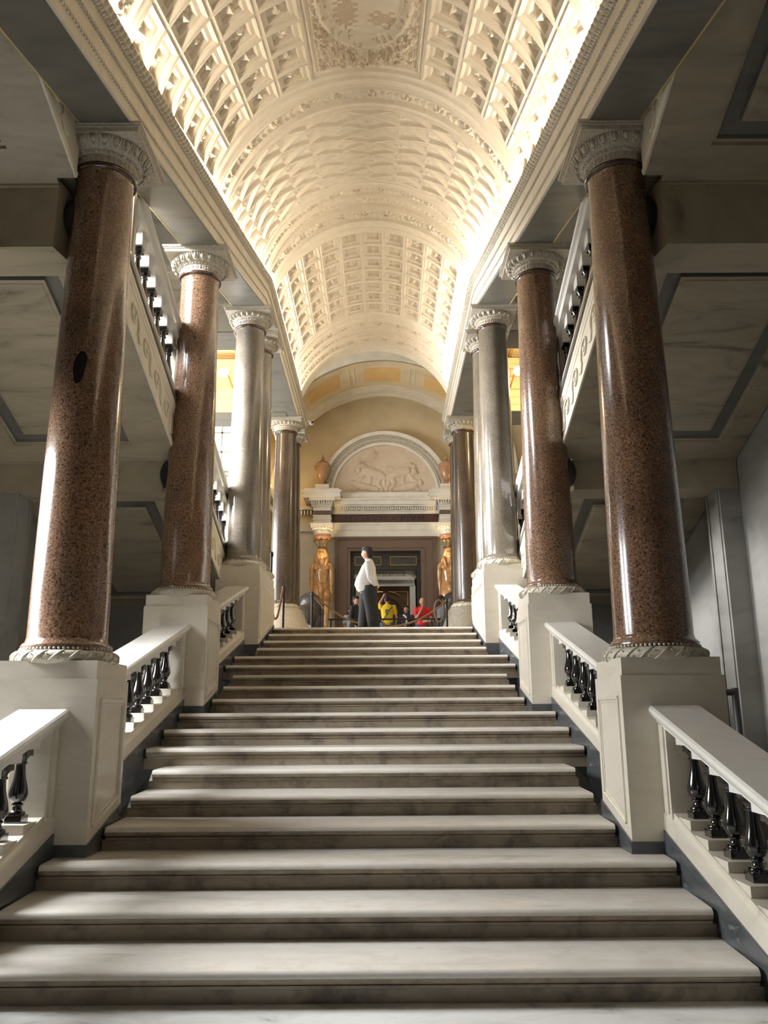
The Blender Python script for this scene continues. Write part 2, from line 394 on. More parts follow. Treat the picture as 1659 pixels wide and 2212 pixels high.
# ================================================================== COLUMNS
AX = 2.355
def column_proto(mat, label, ref):
    t = thing('column', label, 'column', (0, 0, 0))
    b = MB()
    prof = [(.30, -.03), (.36, -.028), (.395, .0), (.405, .03), (.395, .06), (.365, .082), (.34, .085)]
    b.lathe(prof, n=48)
    for j in range(20):      # carved strap work round the torus
        a0 = 2*math.pi*j/20; pts = []
        for i in range(7):
            u = i/6; a = a0+u*0.33; ph = -0.9+2.2*u
            r = .335+.075*math.cos(ph); z = .03+.055*math.sin(ph); pts.append((r*math.cos(a), r*math.sin(a), z))
        b.tube(pts, .0065, 5)
        for q in range(2):
            a = a0+0.22+0.1*q; z = .012+.04*q; b.sphere((.404*math.cos(a), .404*math.sin(a), z), (.008, .008, .007), 6, 4)
    for j in range(64):
        a = 2*math.pi*j/64; b.sphere((.343*math.cos(a), .343*math.sin(a), .096), (.0155, .0155, .013), 6, 4)
    b.build('base', M['torus'], t, True, 60)
    b = MB(); prof = [(.30, .085), (.345, .105), (.348, .125), (.338, .140), (.318, .155), (.308, .19)]
    for i in range(1, 13):
        u = i/12; prof.append((.308-.058*u**1.5, .19+u*(4.30-.19)))
    prof += [(.255, 4.335), (.262, 4.35)]
    b.lathe(prof, n=48); b.build('shaft', mat, t, True, 50)
    b = MB(); b.lathe([(.25, 4.34)]+[(.268+.020*math.sin(a), 4.372-.026*math.cos(a)) for a in np.linspace(0, math.pi, 9)]+[(.25, 4.405)], n=40)
    b.build('astragal', M['astragal'], t, True, 60)
    b = MB()
    b.lathe([(.25, 4.395), (.268, 4.40), (.266, 4.44), (.270, 4.478), (.285, 4.485), (.285, 4.50), (.30, 4.505), (.335, 4.53), (.37, 4.565), (.385, 4.60), (.33, 4.605)], n=40)
    for j in range(24):
        a = 2*math.pi*j/24
        c, s_ = math.cos(a), math.sin(a)
        # egg, its shell and a dart
        pts = []
        for i in range(9):
            u = math.pi*i/8; da = .085*math.cos(u)*(.6+.4*math.sin(u)); v = .5+.5*math.sin(u) if False else i/8
            da = .095*math.cos(u); zz = 4.592-.078*math.sin(u); r = .395-.05*math.sin(u)
            pts.append((r*math.cos(a+da), r*math.sin(a+da), zz))
        b.tube(pts, .010, 5)
        b.sphere((.372*c, .372*s_, 4.562), (.028, .028, .044), 8, 6)
        a2 = a+math.pi/24; b.tube([(.375*math.cos(a2), .375*math.sin(a2), 4.59), (.325*math.cos(a2), .325*math.sin(a2), 4.517)], [.010, .004], 5)
    for j in range(44):
        a = 2*math.pi*j/44; b.sphere((.288*math.cos(a), .288*math.sin(a), 4.493), (.014 if j % 3 else .022, .014 if j % 3 else .022, .010), 6, 4)
    for j in range(16):
        a = 2*math.pi*j/16; c, s_ = math.cos(a), math.sin(a)
        for i in range(5):
            aa = a+.07*math.cos(i*1.257); z = 4.44+.018*math.sin(i*1.257); b.sphere((.267*math.cos(aa), .267*math.sin(aa), z), (.012, .012, .010), 5, 4)
        a2 = a+math.pi/16; b.tube([(.268*math.cos(a2), .268*math.sin(a2), 4.418), (.27*math.cos(a2), .27*math.sin(a2), 4.462)], .009, 5)
    b.build('capital', M['cap'], t, True, 50)
    b = MB(); b.box(-.40, .40, -.40, .40, 4.598, 4.645); b.box(-.415, .415, -.415, .415, 4.640, 4.662); b.box(-.43, .43, -.43, .43, 4.658, 4.682)
    b.build('abacus', M['cap'], t)
    return t
YC = [6.71, 10.31, 13.91, 14.92]
Y4 = [19.62, 20.55]
def place(proto, first, side, y, z, label, group, scale=1.0):
    x = SX(side)*AX*tp(y)
    o = proto if first else copy_tree(proto)
    o.location = (x, y, z); o['label'] = label; o['group'] = group; return o
red = column_proto(M['red'], '', '')
place(red, True, 'left', YC[0], 1.8895, 'nearest left column of red granite with a dark leaf-shaped patch', 'red granite columns')
L1 = red
for sd, k, lb in [('right', 0, 'nearest right column of red granite, beside the shadowed right wall'),
                  ('left', 1, 'second red granite column on the left, next to the bright lamp'),
                  ('right', 1, 'second red granite column on the right, with a bright window reflection')]:
    place(red, False, sd, YC[k], 1.8895+.999*k, lb, 'red granite columns')
gry = column_proto(M['grey'], '', '')
first = True
for sd in ('left', 'right'):
    for k, lb in [(2, 'front grey granite column of the %s pair at the top of the stairs' % sd), (3, 'rear grey granite column half hidden in the %s pair at the stair head' % sd)]:
        place(gry, first, sd, YC[k], 1.8895+.999*2, lb, 'grey granite columns'); first = False
drk = column_proto(M['dark'], '', '')
first = True
for sd in ('left', 'right'):
    for k, lb in [(0, 'dark brown granite column on a flared plinth at the %s of the upper hall entrance' % sd), (1, 'dark granite column behind the %s dark brown column of the upper hall' % sd)]:
        o = place(drk, first, sd, Y4[k], 3.89, lb, 'dark granite columns'); first = False
        # flared stone plinth of this column
        b = MB(); x = SX(sd)*AX*tp(20)
        if k == 0:
            b.lathe([(.62, FL), (.62, FL+.35), (.60, FL+.45), (.52, FL+.62), (.46, FL+.78), (.44, FL+.84), (.44, FL+.89)], (x, Y4[k], 0), 32)
        else:
            b.lathe([(.44, FL), (.44, FL+.89)], (x, Y4[k], 0), 32)
        p = b.build('plinth', M['cap'], o, True, 30)
# the dark leaf-shaped repair on the nearest left column
b = MB(); cz, ca = 4.305-1.8895, R_(-86)
rad = lambda z: .308-.058*((z-.19)/4.11)**1.5+.0025
outl = []
for i in range(20):
    a = 2*math.pi*i/20; ww = .052*math.cos(a)*(1+.15*math.sin(3*a)); hh = .145*math.sin(a); hh += .035*math.cos(a)
    outl.append((ww, hh))
vs = [(rad(cz)*math.cos(ca), rad(cz)*math.sin(ca), cz)]
for u, v in outl:
    z = cz+v; a = ca+u/.28; vs.append((rad(z)*math.cos(a), rad(z)*math.sin(a), z))
b.add(vs, [(0, i+1, (i+1) % 20+1) for i in range(20)])
pm = b.mesh('stone_patch', M['patch']); po = bpy.data.objects.new('stone_patch', pm); COL.objects.link(po); po.parent = L1
po['label'] = 'dark leaf-shaped stone patch'

# ================================================================== BALUSTRADES
def baluster_mesh(name, h, mat):
    b = MB(); f = lambda r, u: (r, u*h)
    b.box(-.058, .058, -.058, .058, 0, .10*h)
    prof = [(.058, .10), (.060, .12), (.056, .145), (.042, .155), (.036, .17), (.030, .20), (.029, .22), (.040, .235), (.042, .25), (.033, .262),
            (.045, .285), (.058, .33), (.065, .38), (.063, .43), (.055, .50), (.044, .58), (.036, .67), (.0325, .76), (.033, .79), (.043, .80), (.044, .82), (.036, .83), (.038, .86), (.052, .895), (.055, .91)]
    b.lathe([f(*p) for p in prof], n=20)
    b.box(-.057, .057, -.057, .057, .905*h, h)
    return b.mesh(name, mat, True, 40)
BAL = baluster_mesh('baluster', .485, M['black'])
BALU = baluster_mesh('baluster', .65, M['black'])
def balustrade(side, ya, yb, label, hasdado=True, outer=None):
    """ya<yb ; follows the stairs (or an outer flight when outer gives (x, zfun, slope))"""
    s = SX(side)
    if outer is None:
        xi = lambda y: 2.2*tp(y); zf = pitch; slope = SL
        h0, h1, hb, ht, hr, W = .07, .245, .268, .68, .945, .30; bm_, hh = BAL, .485; grp = 'marble balustrades along the stairs'
    else:
        xi = lambda y: 2.5; zf = zF; slope = FLSL
        h0, h1, hb, ht, hr, W = .70, .78, .74, 1.38, 1.72, .26; bm_, hh = BALU, .65; grp = 'marble balustrades of the outer flights'
    t = thing('balustrade', label, 'balustrade', (s*2.3, (ya+yb)/2, zf((ya+yb)/2)), grp)
    X = lambda x, y: s*(xi(y)+x)
    def strip(b, sec, y0, y1):
        b.rings([[(X(x, y), y, zf(y)+z) for x, z in sec] for y in (y0, (y0+y1)/2, y1)])
    b = MB(); r = .035
    sec = [(W-.0, ht+.15), (.0, ht+.15), (-.0, hr-.095), (-.02, hr-.085), (-.04, hr-.06), (-.05, hr-.035), (-.045, hr-.012), (-.028, hr), (W+.028, hr), (W+.045, hr-.012), (W+.05, hr-.035), (W+.02, hr-.085), (W, hr-.095)]
    if outer: ht2 = hr-.12; sec = [(W, ht2-.07), (0, ht2-.07), (0, hr-.075), (-.03, hr-.06), (-.04, hr-.03), (-.03, hr), (W+.03, hr), (W+.04, hr-.03), (W, hr-.075)]
    strip(b, sec, ya, yb)
    n = max(2, int((yb-ya-.30)/.29)); sp = (yb-ya-.30)/n; cy = [ya+.15+sp*(i+.5) for i in range(n)]
    top = []
    for y in cy:
        z = zf(y)+hb+hh; zt = zf(y)+(ht+.20 if not outer else hr-.13)
        b.box(min(X(.06, y), X(W-.06, y)), max(X(.06, y), X(W-.06, y)), y-.085, y+.085, z, zt)
    b.build('handrail', M['rail'], t, False)
    b = MB(); sec = [(0.0, h0), (W, h0), (W, h1-.06), (W-.02, h1-.03), (W-.02, h1), (.025, h1), (.025, h1-.03), (.012, h1-.05), (0, h1-.06)]
    if outer: sec = [(0.0, h0), (W, h0), (W, h1), (0, h1)]
    strip(b, sec, ya, yb)
    for y in cy:
        z = zf(y)+hb
        b.box(min(X(.035, y), X(W-.03, y)), max(X(.035, y), X(W-.03, y)), y-(.143 if not outer else .11), y+(.143 if not outer else .11), z-.28 if not outer else z-.1, z)
    b.build('base_rail', M['white'], t)
    if hasdado and outer is None:
        b = MB(); strip(b, [(-.012, -.35), (W+.012, -.35), (W+.012, h0+.004), (-.012, h0+.004)], ya, yb); b.build('dado', M['dado'], t)
    for y0, y1 in ((ya, ya+.15), (yb-.15, yb)):
        b = MB(); strip(b, [(.012, h1-.05), (W-.012, h1-.05), (W-.012, hr-.09), (.012, hr-.09)], y0, y1)
        strip(b, [(-.0, h1-.02), (.02, h1-.02), (.02, hr-.11), (-.0, hr-.11)], y0+.035, y1-.035)
        b.build('post', M['white'], t)
    for y in cy:
        o = bpy.data.objects.new('baluster', bm_); COL.objects.link(o); o.parent = t
        o.location = Vector((X(W/2, y), y, zf(y)+hb))-t.location
    return t
for sd in ('left', 'right'):
    balustrade(sd, 3.70, 6.33, 'lowest %s marble balustrade with black balusters, cut by the %s edge of the photo' % (sd, sd))
    balustrade(sd, 7.09, 9.93, '%s marble balustrade with black balusters between the two red columns' % sd)
    balustrade(sd, 10.69, 13.53, '%s marble balustrade with black balusters just below the stair head' % sd)
    b = MB(); s = SX(sd); b.box(min(s*2.12, s*2.62), max(s*2.12, s*2.62), 3.2, 3.7, 0, .95); b.box(min(s*2.08, s*2.66), max(s*2.08, s*2.66), 3.16, 3.74, .95, 1.05)
    tag(b.build('newel', M['white']), 'marble newel block ending the %s balustrade on the lower floor' % sd, 'newel')

# ================================================================== ENTABLATURES
YS = [-2.5, 1, 4, 6.33]+[6.33+.6*i for i in range(1, 12)]+[YK, 13.9, 15, 17, 19, 20.9]
for sd in ('left', 'right'):
    s = SX(sd)
    t = thing('entablature', 'long cream %s entablature carrying the vault, with carved mouldings and hidden lights' % sd, 'entablature', (s*2.3, 9, 7), 'entablatures')
    def sweep(b, sec, ys=YS):
        b.rings([[(s*(x*tp(y) if x < 2.3 else x), y, zE(y)+z) for x, z in sec] for y in ys])
    b = MB(); sweep(b, [(2.47, 0.006), (2.03, .006), (2.03, .002), (2.0, 0), (2.0, .10), (1.985, .105), (1.985, .27), (1.972, .275), (1.972, .43), (1.95, .445), (1.925, .47), (1.905, .50), (1.90, .53), (1.914, .53), (1.914, .462), (2.47, .462)])
    b.build('architrave', M['cream'], t)
    b = MB(); sweep(b, [(2.465, -.012), (2.03, -.012), (2.03, .012), (2.465, .012)]); b.build('soffit', M['bard'], t)
    b = MB()
    y = 3.0
    while y < 20.8:      # bead mouldings and the carved leaf band
        for xx, zz, dz, dy in ((1.999, .098, .012, .030), (1.984, .262, .013, .022), (1.970, .425, .010, .020)):
            pass
        y += .5
    def row(b, x, z, dx, dz, step, dy, tilt=0.0):
        y = 3.0
        while y < 20.85:
            k = tp(y); z0 = zE(y)+z
            b.cbox((s*x*k, y, z0), (dx, dy, dz)); y += step
    row(b, 1.993, .112, .022, .020, .052, .034); row(b, 1.979, .284, .022, .030, .045, .028); row(b, 1.966, .436, .022, .014, .05, .03)
    b.build('bead_molding', M['cap'], t)
    b = MB(); y = 3.0
    while y < 20.85:     # leaf and tongue band
        k = tp(y); z0 = zE(y)
        p = lambda x, z, yy: (s*x*tp(yy), yy, zE(yy)+z)
        b.tube([p(1.965, .440, y), p(1.935, .455, y+.012), p(1.910, .485, y+.03), p(1.897, .515, y+.034)], [.010, .014, .017, .012], 5)
        b.tube([p(1.955, .445, y+.05), p(1.925, .465, y+.05), p(1.90, .505, y+.05)], [.008, .006, .012], 4)
        y += .088
    b.build('leaf_molding', M['cap'], t, True)
    b = MB(); sweep(b, [(1.94, .466), (1.985, .466), (1.985, .474), (1.94, .474)], [2.6]+[v for v in YS if 3 < v <= 19.3] ); b.build('cove_lamp', M['led'], t)
    # thin gilded edge line on the outer side of the soffit
    b = MB(); sweep(b, [(2.463, -.016), (2.478, -.016), (2.478, .02), (2.463, .02)]); b.build('gilded_edge', M['leaf'], t)

# ================================================================== VAULT
PIT = R_(12.45)
CK = 13.2; ZK = 10.47
TH = math.atan(SL)
def crown(c): return ZK+SL*(min(c, CK)-CK)
def vR(c): return 1.97+.18*min(max((CK-c)/7.2, 0), 1.2)
def vang(c): return TH*min(max((13.45-c)/.5, 0), 1)
def smooth(e0, e1, x): t = np.clip((x-e0)/(e1-e0), 0, 1); return t*t*(3-2*t)
def axis_lines(cells, sub):
    """cells: list of (start,end,kind) -> sorted grid lines"""
    out = []
    for a, b_, kind in cells:
        L = b_-a
        if kind == 'c':
            fr = [0, .055, .06, .075, .10, .105, .125, .19, .205, .225, .25, .255]+list(np.linspace(.29, .71, sub))+[.745, .75, .775, .795, .81, .875, .895, .90, .925, .94, .945]
            out += [a+f_*L for f_ in fr]
        else: out += list(np.arange(a, b_-1e-6, kind))
    return out+[cells[-1][1]]
A0, A1, NA = 5.62, 8.70, 7
B0, B1, NB = 14.18, 17.50, 7
cs = [(1.8, 3.2, .05), (3.2, 5.0, .03), (5.0, A0, .02)]+[(A0+(A1-A0)*i/NA, A0+(A1-A0)*(i+1)/NA, 'c') for i in range(NA)]+[(A1, 9.66, .02), (9.66, 12.22, .022), (12.22, B0, .02)]
cs += [(B0+(B1-B0)*i/NB, B0+(B1-B0)*(i+1)/NB, 'c') for i in range(NB)]+[(B1, 19.25, .02)]
gc = np.array(axis_lines(cs, 9))
ps = [((i-.5)*PIT, (i+.5)*PIT, 'c') for i in range(-5, 6)]
gp = np.array([R_(-74), R_(-72), R_(-70)]+axis_lines(ps, 9)+[R_(70), R_(72), R_(74)])
def vault_patch(gc, gp, part):
    CC, PP = np.meshgrid(gc, gp, indexing='ij')
    H = np.zeros_like(CC); DK = np.zeros_like(CC)
    def coffer(mask, c0, c1, n):
        L = (c1-c0)/n
        u = ((CC-c0)/L); iu = np.floor(np.clip(u, 0, n-1e-6)); u = u-iu
        v = PP/PIT+.5; iv = np.floor(v); v = v-iv
        d = np.minimum(np.minimum(u, 1-u), np.minimum(v, 1-v))
        h = .012*np.exp(-((d-.065)/.012)**2)
        h += -.038*smooth(.10, .108, d)-.008*smooth(.19, .21, d)-.048*smooth(.245, .255, d)
        h += .014*np.exp(-((d-.215)/.014)**2)
        x, y = (u-.5)/.22, (v-.5)/.22; r = np.hypot(x, y); a = np.arctan2(y, x)
        par = ((iu+iv) % 2)
        star = np.clip(1-r, 0, 1)**.6*(.55+.45*np.cos(8*a))*.075+.03*np.exp(-(r/.2)**2)
        fig = (.5+.5*np.sin(5.1*x+iu*1.7+iv)*np.sin(4.3*y+iv*2.1+.6))*np.clip(1-r**3, 0, 1)*.075
        h += np.where(d > .255, np.where(par > .5, star, fig), 0)
        ok = mask & (np.abs(PP) < 5.5*PIT)
        edge = np.abs(CC-(c0+c1)/2) < (c1-c0)/2
        ok &= edge
        H[ok] = h[ok]
        return ok
    mA = (CC >= A0) & (CC <= A1); mB = (CC >= B0) & (CC <= B1)
    med = mA & (np.abs(PP) < 1.5*PIT)
    coffer(mA & ~med, A0, A1, NA); coffer(mB, B0, B1, NB)
    # medallion panel: sunk ground with raised frame, ring and scroll relief
    mu = (CC-7.16)/1.0; mv = PP*2.12
    h = -.035*smooth(0, .02, np.minimum(1.5*PIT*2.1-np.abs(mv), np.minimum(CC-A0, A1-CC)))
    fd = np.minimum(1.5*PIT*2.1-np.abs(mv), np.minimum(CC-A0, A1-.10-CC))
    h += .035*np.exp(-((fd-.045)/.014)**2)
    er = np.hypot((CC-7.16)/.98, mv/.52)
    h += .07*np.exp(-((er-.96)/.07)**2)+.03*np.exp(-((er-.80)/.03)**2)
    nz = np.sin(CC*37+np.sin(PP*40)*1.5)*np.sin(np.abs(PP)*52+np.sin(CC*21)*1.4)
    rel = (er > 1.06) & (fd > .09)
    h += np.where(rel, .055*np.clip(nz+.35, 0, 1), 0)
    blob = lambda cx, cv, rr, amp: amp*np.sqrt(np.clip(1-((CC-cx)/rr)**2-((np.abs(mv)-cv)/rr)**2, 0, 1))
    for cx, cv, rr, am in ((8.36, 0, .13, .10), (8.30, .27, .085, .06), (8.45, .30, .06, .05), (8.52, .15, .05, .05), (8.15, .42, .07, .06), (8.20, .12, .06, .05), (7.9, .52, .05, .05)):
        h = np.maximum(h, blob(cx, cv, rr, am)-.03*(am > 0)) if False else h+blob(cx, cv, rr, am)
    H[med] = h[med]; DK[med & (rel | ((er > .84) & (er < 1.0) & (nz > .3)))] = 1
    fx, fy = (CC-7.16)/.75, mv/.38
    paint = (er < .78) & (((np.hypot((CC-7.5)/.28, (mv+.22)/.13) < 1+.35*np.sin(CC*60)*np.sin(PP*90))) | (np.hypot((CC-7.62)/.13, (mv-.2)/.16) < 1+.4*np.sin(CC*55+1)*np.sin(PP*80)))
    # lattice of ribs with diamonds
    l0, l1 = 9.70, 12.18; mL = (CC >= l0) & (CC <= l1) & (np.abs(PP) < R_(71))
    u = (CC-l0-.16)/.455; v = PP/(2*PIT)
    d1 = np.abs(((u+v*1.0+.5) % 1)-.5); d2 = np.abs(((u-v*1.0+.5) % 1)-.5)
    d = np.minimum(d1, d2)
    h = .016*(1-smooth(.045, .070, d))-.034*np.exp(-((d-.108)/.034)**2)-.014*smooth(.10, .12, d)-.016*np.exp(-((d-.235)/.026)**2)
    cu, cv_ = ((u+v) % 1)-.5, ((u-v) % 1)-.5
    rr = np.hypot(cu, cv_)
    h += .035*np.clip(1-rr/.15, 0, 1)**.5*(.7+.3*np.cos(6*np.arctan2(cu, cv_)))
    H[mL] = h[mL]
    # transverse ornament bands
    def fillet(c, w=.018, a=.030): return a*np.exp(-((CC-c)/w)**2)
    def orn(c0, c1, seed, kind='rose', depth=.030):
        mk = (CC > c0) & (CC < c1) & (np.abs(PP) < R_(73)); x = (CC-(c0+c1)/2)/((c1-c0)/2); per = PIT*1.0
        g = PP/per+seed*.37; fr = (g-np.floor(g)-.5)*2
        ros = np.hypot(x, fr*1.9); aa = np.arctan2(x, fr)
        if kind == 'rose':
            hh = np.where(ros < .8, .06*(1-ros)**.5*(.65+.35*np.cos(6*aa)) if False else .06*np.sqrt(np.clip(1-(ros/.8)**2, 0, 1))*(.6+.4*np.cos(6*aa+seed)), .035*np.clip(np.sin(PP/per*31+3*np.sin(x*4))*np.cos(x*5.0), 0, 1))
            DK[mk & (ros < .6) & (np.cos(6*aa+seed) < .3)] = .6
        else:
            w1 = np.abs(x-.62*np.sin(PP/per*4*math.pi)); w2 = np.abs(x+.62*np.sin(PP/per*4*math.pi))
            hh = .03*np.exp(-(np.minimum(w1, w2)/.16)**2)
        H[mk] = -depth+hh[mk]
        H[:] = H+fillet(c0-.02)+fillet(c1+.02)+fillet(c0-.075, .012, .015)+fillet(c1+.075, .012, .015)
    orn(9.10, 9.42, 1); orn(5.18, 5.44, 2); orn(4.6, 5.02, 6, 'g'); orn(4.1, 4.45, 7)
    orn(12.52, 12.82, 3); orn(12.98, 13.30, 4, 'g'); orn(13.46, 13.76, 5)
    orn(17.92, 18.22, 6); orn(18.36, 18.64, 7, 'g'); orn(18.76, 19.06, 8)
    for c in (A0-.06, A1+.10, 8.84, 9.62, 12.28, 14.05, 17.62): H += fillet(c, .014, .022)
    Rr = np.vectorize(vR)(CC)-H; ang = np.vectorize(vang)(CC); cz = np.vectorize(crown)(CC)
    R0 = np.vectorize(vR)(CC)
    nv = Rr*np.cos(PP)-R0
    VX = Rr*np.sin(PP)+.02; VY = CC-np.sin(ang)*nv; VZ = cz+np.cos(ang)*nv
    nc, npp = CC.shape
    verts = np.stack([VX, VY, VZ], -1).reshape(-1, 3)
    idx = np.arange(nc*npp).reshape(nc, npp)
    quads = np.stack([idx[:-1, :-1], idx[:-1, 1:], idx[1:, 1:], idx[1:, :-1]], -1).reshape(-1, 4)
    me = bpy.data.meshes.new('ceiling'); me.vertices.add(len(verts)); me.vertices.foreach_set('co', verts.ravel())
    me.loops.add(quads.size); me.loops.foreach_set('vertex_index', quads.ravel().astype(np.int32))
    me.polygons.add(len(quads)); me.polygons.foreach_set('loop_start', np.arange(0, quads.size, 4, dtype=np.int32))
    try: me.polygons.foreach_set('loop_total', np.full(len(quads), 4, dtype=np.int32))
    except Exception: pass
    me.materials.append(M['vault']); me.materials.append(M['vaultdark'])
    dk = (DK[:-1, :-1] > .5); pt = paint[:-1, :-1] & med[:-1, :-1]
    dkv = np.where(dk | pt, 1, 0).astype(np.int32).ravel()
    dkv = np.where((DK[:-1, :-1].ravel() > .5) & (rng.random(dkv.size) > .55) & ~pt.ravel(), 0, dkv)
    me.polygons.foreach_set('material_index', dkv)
    me.update(calc_edges=True); me.validate()
    shade(me, 28)
    return me
gcl = np.arange(9.66, 12.2201, .0142); gcl[-1] = 12.22; gpl = np.linspace(R_(-74), R_(74), 430)
gA = gc[gc <= 9.6601]; gB = gc[gc >= 12.2199]
for g1, g2 in ((np.append(gA[gA < 9.6599], 9.66), gp), (gcl, gpl), (np.insert(gB[gB > 12.2201], 0, 12.22), gp)):
    me = vault_patch(g1, g2, None); vo = bpy.data.objects.new('ceiling', me); COL.objects.link(vo); struct(vo)
# outer shell above the vault keeps the sky out
wallbox('ceiling', -9.5, 9.5, -5, 29, 14.6, 14.9, 'wall')
# end wall over the vault arch (upper hall side)
def archwall(name, y0, y1, x0, x1, z0, ztop, cx, cz, r, mat, n=40, rx=None):
    b = MB(); arc = [(cx+r*math.cos(math.pi*i/n), cz+r*math.sin(math.pi*i/n)) for i in range(n+1)]
    for i in range(n):
        (xa, za), (xb, zb_) = arc[i], arc[i+1]
        b.hexa([(xa, y0, za), (xb, y0, zb_), (xb, y1, zb_), (xa, y1, za), (xa, y0, ztop), (xb, y0, ztop), (xb, y1, ztop), (xa, y1, ztop)])
    b.box(cx+r, x1, y0, y1, z0, ztop); b.box(x0, cx-r, y0, y1, z0, ztop)
    return struct(b.build(name, M[mat]))
archwall('wall_upper', 19.25, 19.6, -2.3, 2.3, 8.9, 14.6, .02, ZK-1.97, 1.965, 'vault')

# ================================================================== OUTER FLIGHTS (seen from below, over both aisles)
def flight(side):
    s = SX(side)
    t = thing('stair_flight', 'underside of the outer marble stair flight over the %s aisle, with scroll-carved stringer' % side, 'stairs', (s*3.8, 9, 5), 'outer stair flights')
    yA, yB = 2.6, 17.0
    b = MB(); p = []
    for y in (yA, 8, 12, yB): p.append([(s*2.60, y, zF(y)+.20), (s*4.84, y, zF(y)+.20), (s*4.84, y, zF(y)+.58), (s*2.60, y, zF(y)+.58)])
    b.rings(p); b.build('slab', M['soffit'], t)
    # stringer: cut where the columns stand in it
    b = MB()
    sec = [(2.5, 0), (2.53, 0.002), (2.53, .70), (2.5, .70), (2.5, .575), (2.485, .56), (2.485, .50), (2.495, .485), (2.495, .44), (2.505, .43), (2.505, .05), (2.492, .04)]
    for ya, yb in ((yA, 6.42), (7.0, 10.42), (10.62, yB)):
        b.rings([[(s*x, y, zF(y)+z) for x, z in sec] for y in (ya, (ya+yb)/2, yb)])
        y = ya+.1
        while y < yb-.45:      # running scroll
            pts = []
            for i in range(17):
                u = i/16; a = math.pi*1.15-u*math.pi*1.9; r = .15-.09*u
                yy = y+.16-r*math.cos(a)*1.15; zz = .23+r*math.sin(a)*.95
                pts.append((s*2.497, yy, zF(yy)+zz))
            b.tube(pts, [.016]*10+[.014]*4+[.012]*3, 6)
            b.tube([(s*2.497, y+.30, zF(y+.30)+.17), (s*2.497, y+.36, zF(y+.36)+.09), (s*2.497, y+.44, zF(y+.44)+.13)], .013, 6)
            b.sphere((s*2.498, y+.20, zF(y+.2)+.26), (.014, .035, .035), 8, 6)
            y += .50
    b.build('stringer', M['cream'], t)
    b = MB()
    for ya, yb in ((yA, 6.42), (7.0, 10.42), (10.62, yB)):
        b.rings([[(s*x, y, zF(y)+z) for x, z in [(2.52, 0), (2.68, 0), (2.68, .70), (2.52, .70)]] for y in (ya, (ya+yb)/2, yb)])
    b.build('string_soffit', M['soffit'], t)
    b = MB()
    for ya, yb in ((yA, 6.42), (7.0, 10.42), (10.62, yB)):
        b.rings([[(s*x, y, zF(y)+z) for x, z in [(2.475, .60), (2.76, .60), (2.76, .705), (2.49, .705)]] for y in (ya, (ya+yb)/2, yb)])
    b.build('string_cap', M['bard'], t)
    def panel(ya, yb):
        b = MB(); x0, x1 = 2.68, 4.84
        def ringf(ix, z):
            return [(s*(x0+ix), ya+ix, zF(ya+ix)+z), (s*(x1-ix), ya+ix, zF(ya+ix)+z), (s*(x1-ix), yb-ix, zF(yb-ix)+z), (s*(x0+ix), yb-ix, zF(yb-ix)+z)]
        rs = [ringf(0, .2), ringf(0, .0), ringf(.33, .0), ringf(.335, .028), ringf(.365, .028), ringf(.375, .060), ringf(.515, .066), ringf(.52, .022), ringf(.555, .018), ringf(.56, .010)]
        b.rings(rs, True, True)
        for q in range(16, 28): b.mi[q] = 1
        b.build('soffit_panel', [M['soffit'], M['bard']], t)
    panel(2.65, 6.48); panel(7.02, 10.42); panel(10.98, 14.5)
    for k, y in enumerate((6.5, 10.44)):
        zt = zF(y); zb = zt-(.60, .40)[k]
        b = MB()
        poly = [(2.69, y), (2.64, y+.25), (2.62, y+.50), (4.84, y+.50), (4.84, y)]
        b.rings([[(s*x, yy, zb) for x, yy in poly], [(s*x, yy, zt+.06) for x, yy in poly]])
        b.rings([[(s*x, yy, z) for x, yy in ((2.68, y-.03), (4.84, y-.03), (4.84, y+.02), (2.68, y+.02))] for z in (zt-.012, zt+.010)])
        b.build('cross_beam', M['soffit'], t)
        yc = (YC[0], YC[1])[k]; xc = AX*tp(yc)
        b = MB(); b.sphere((s*(xc+.17), yc+.10, zt-.19), (.245, .26, .25), 28, 16); b.build('notch_shade', M['void'], t, True)  # near-black ellipsoid standing in for the shade inside the beam's notch
    balustrade(side, 8.0, 10.42, 'upper balustrade on the %s outer flight, framed by the two red columns' % side, outer=True)
    balustrade(side, 11.5, 14.55, 'lower balustrade on the %s outer flight, behind the second red column' % side, outer=True)
flight('left'); flight('right')

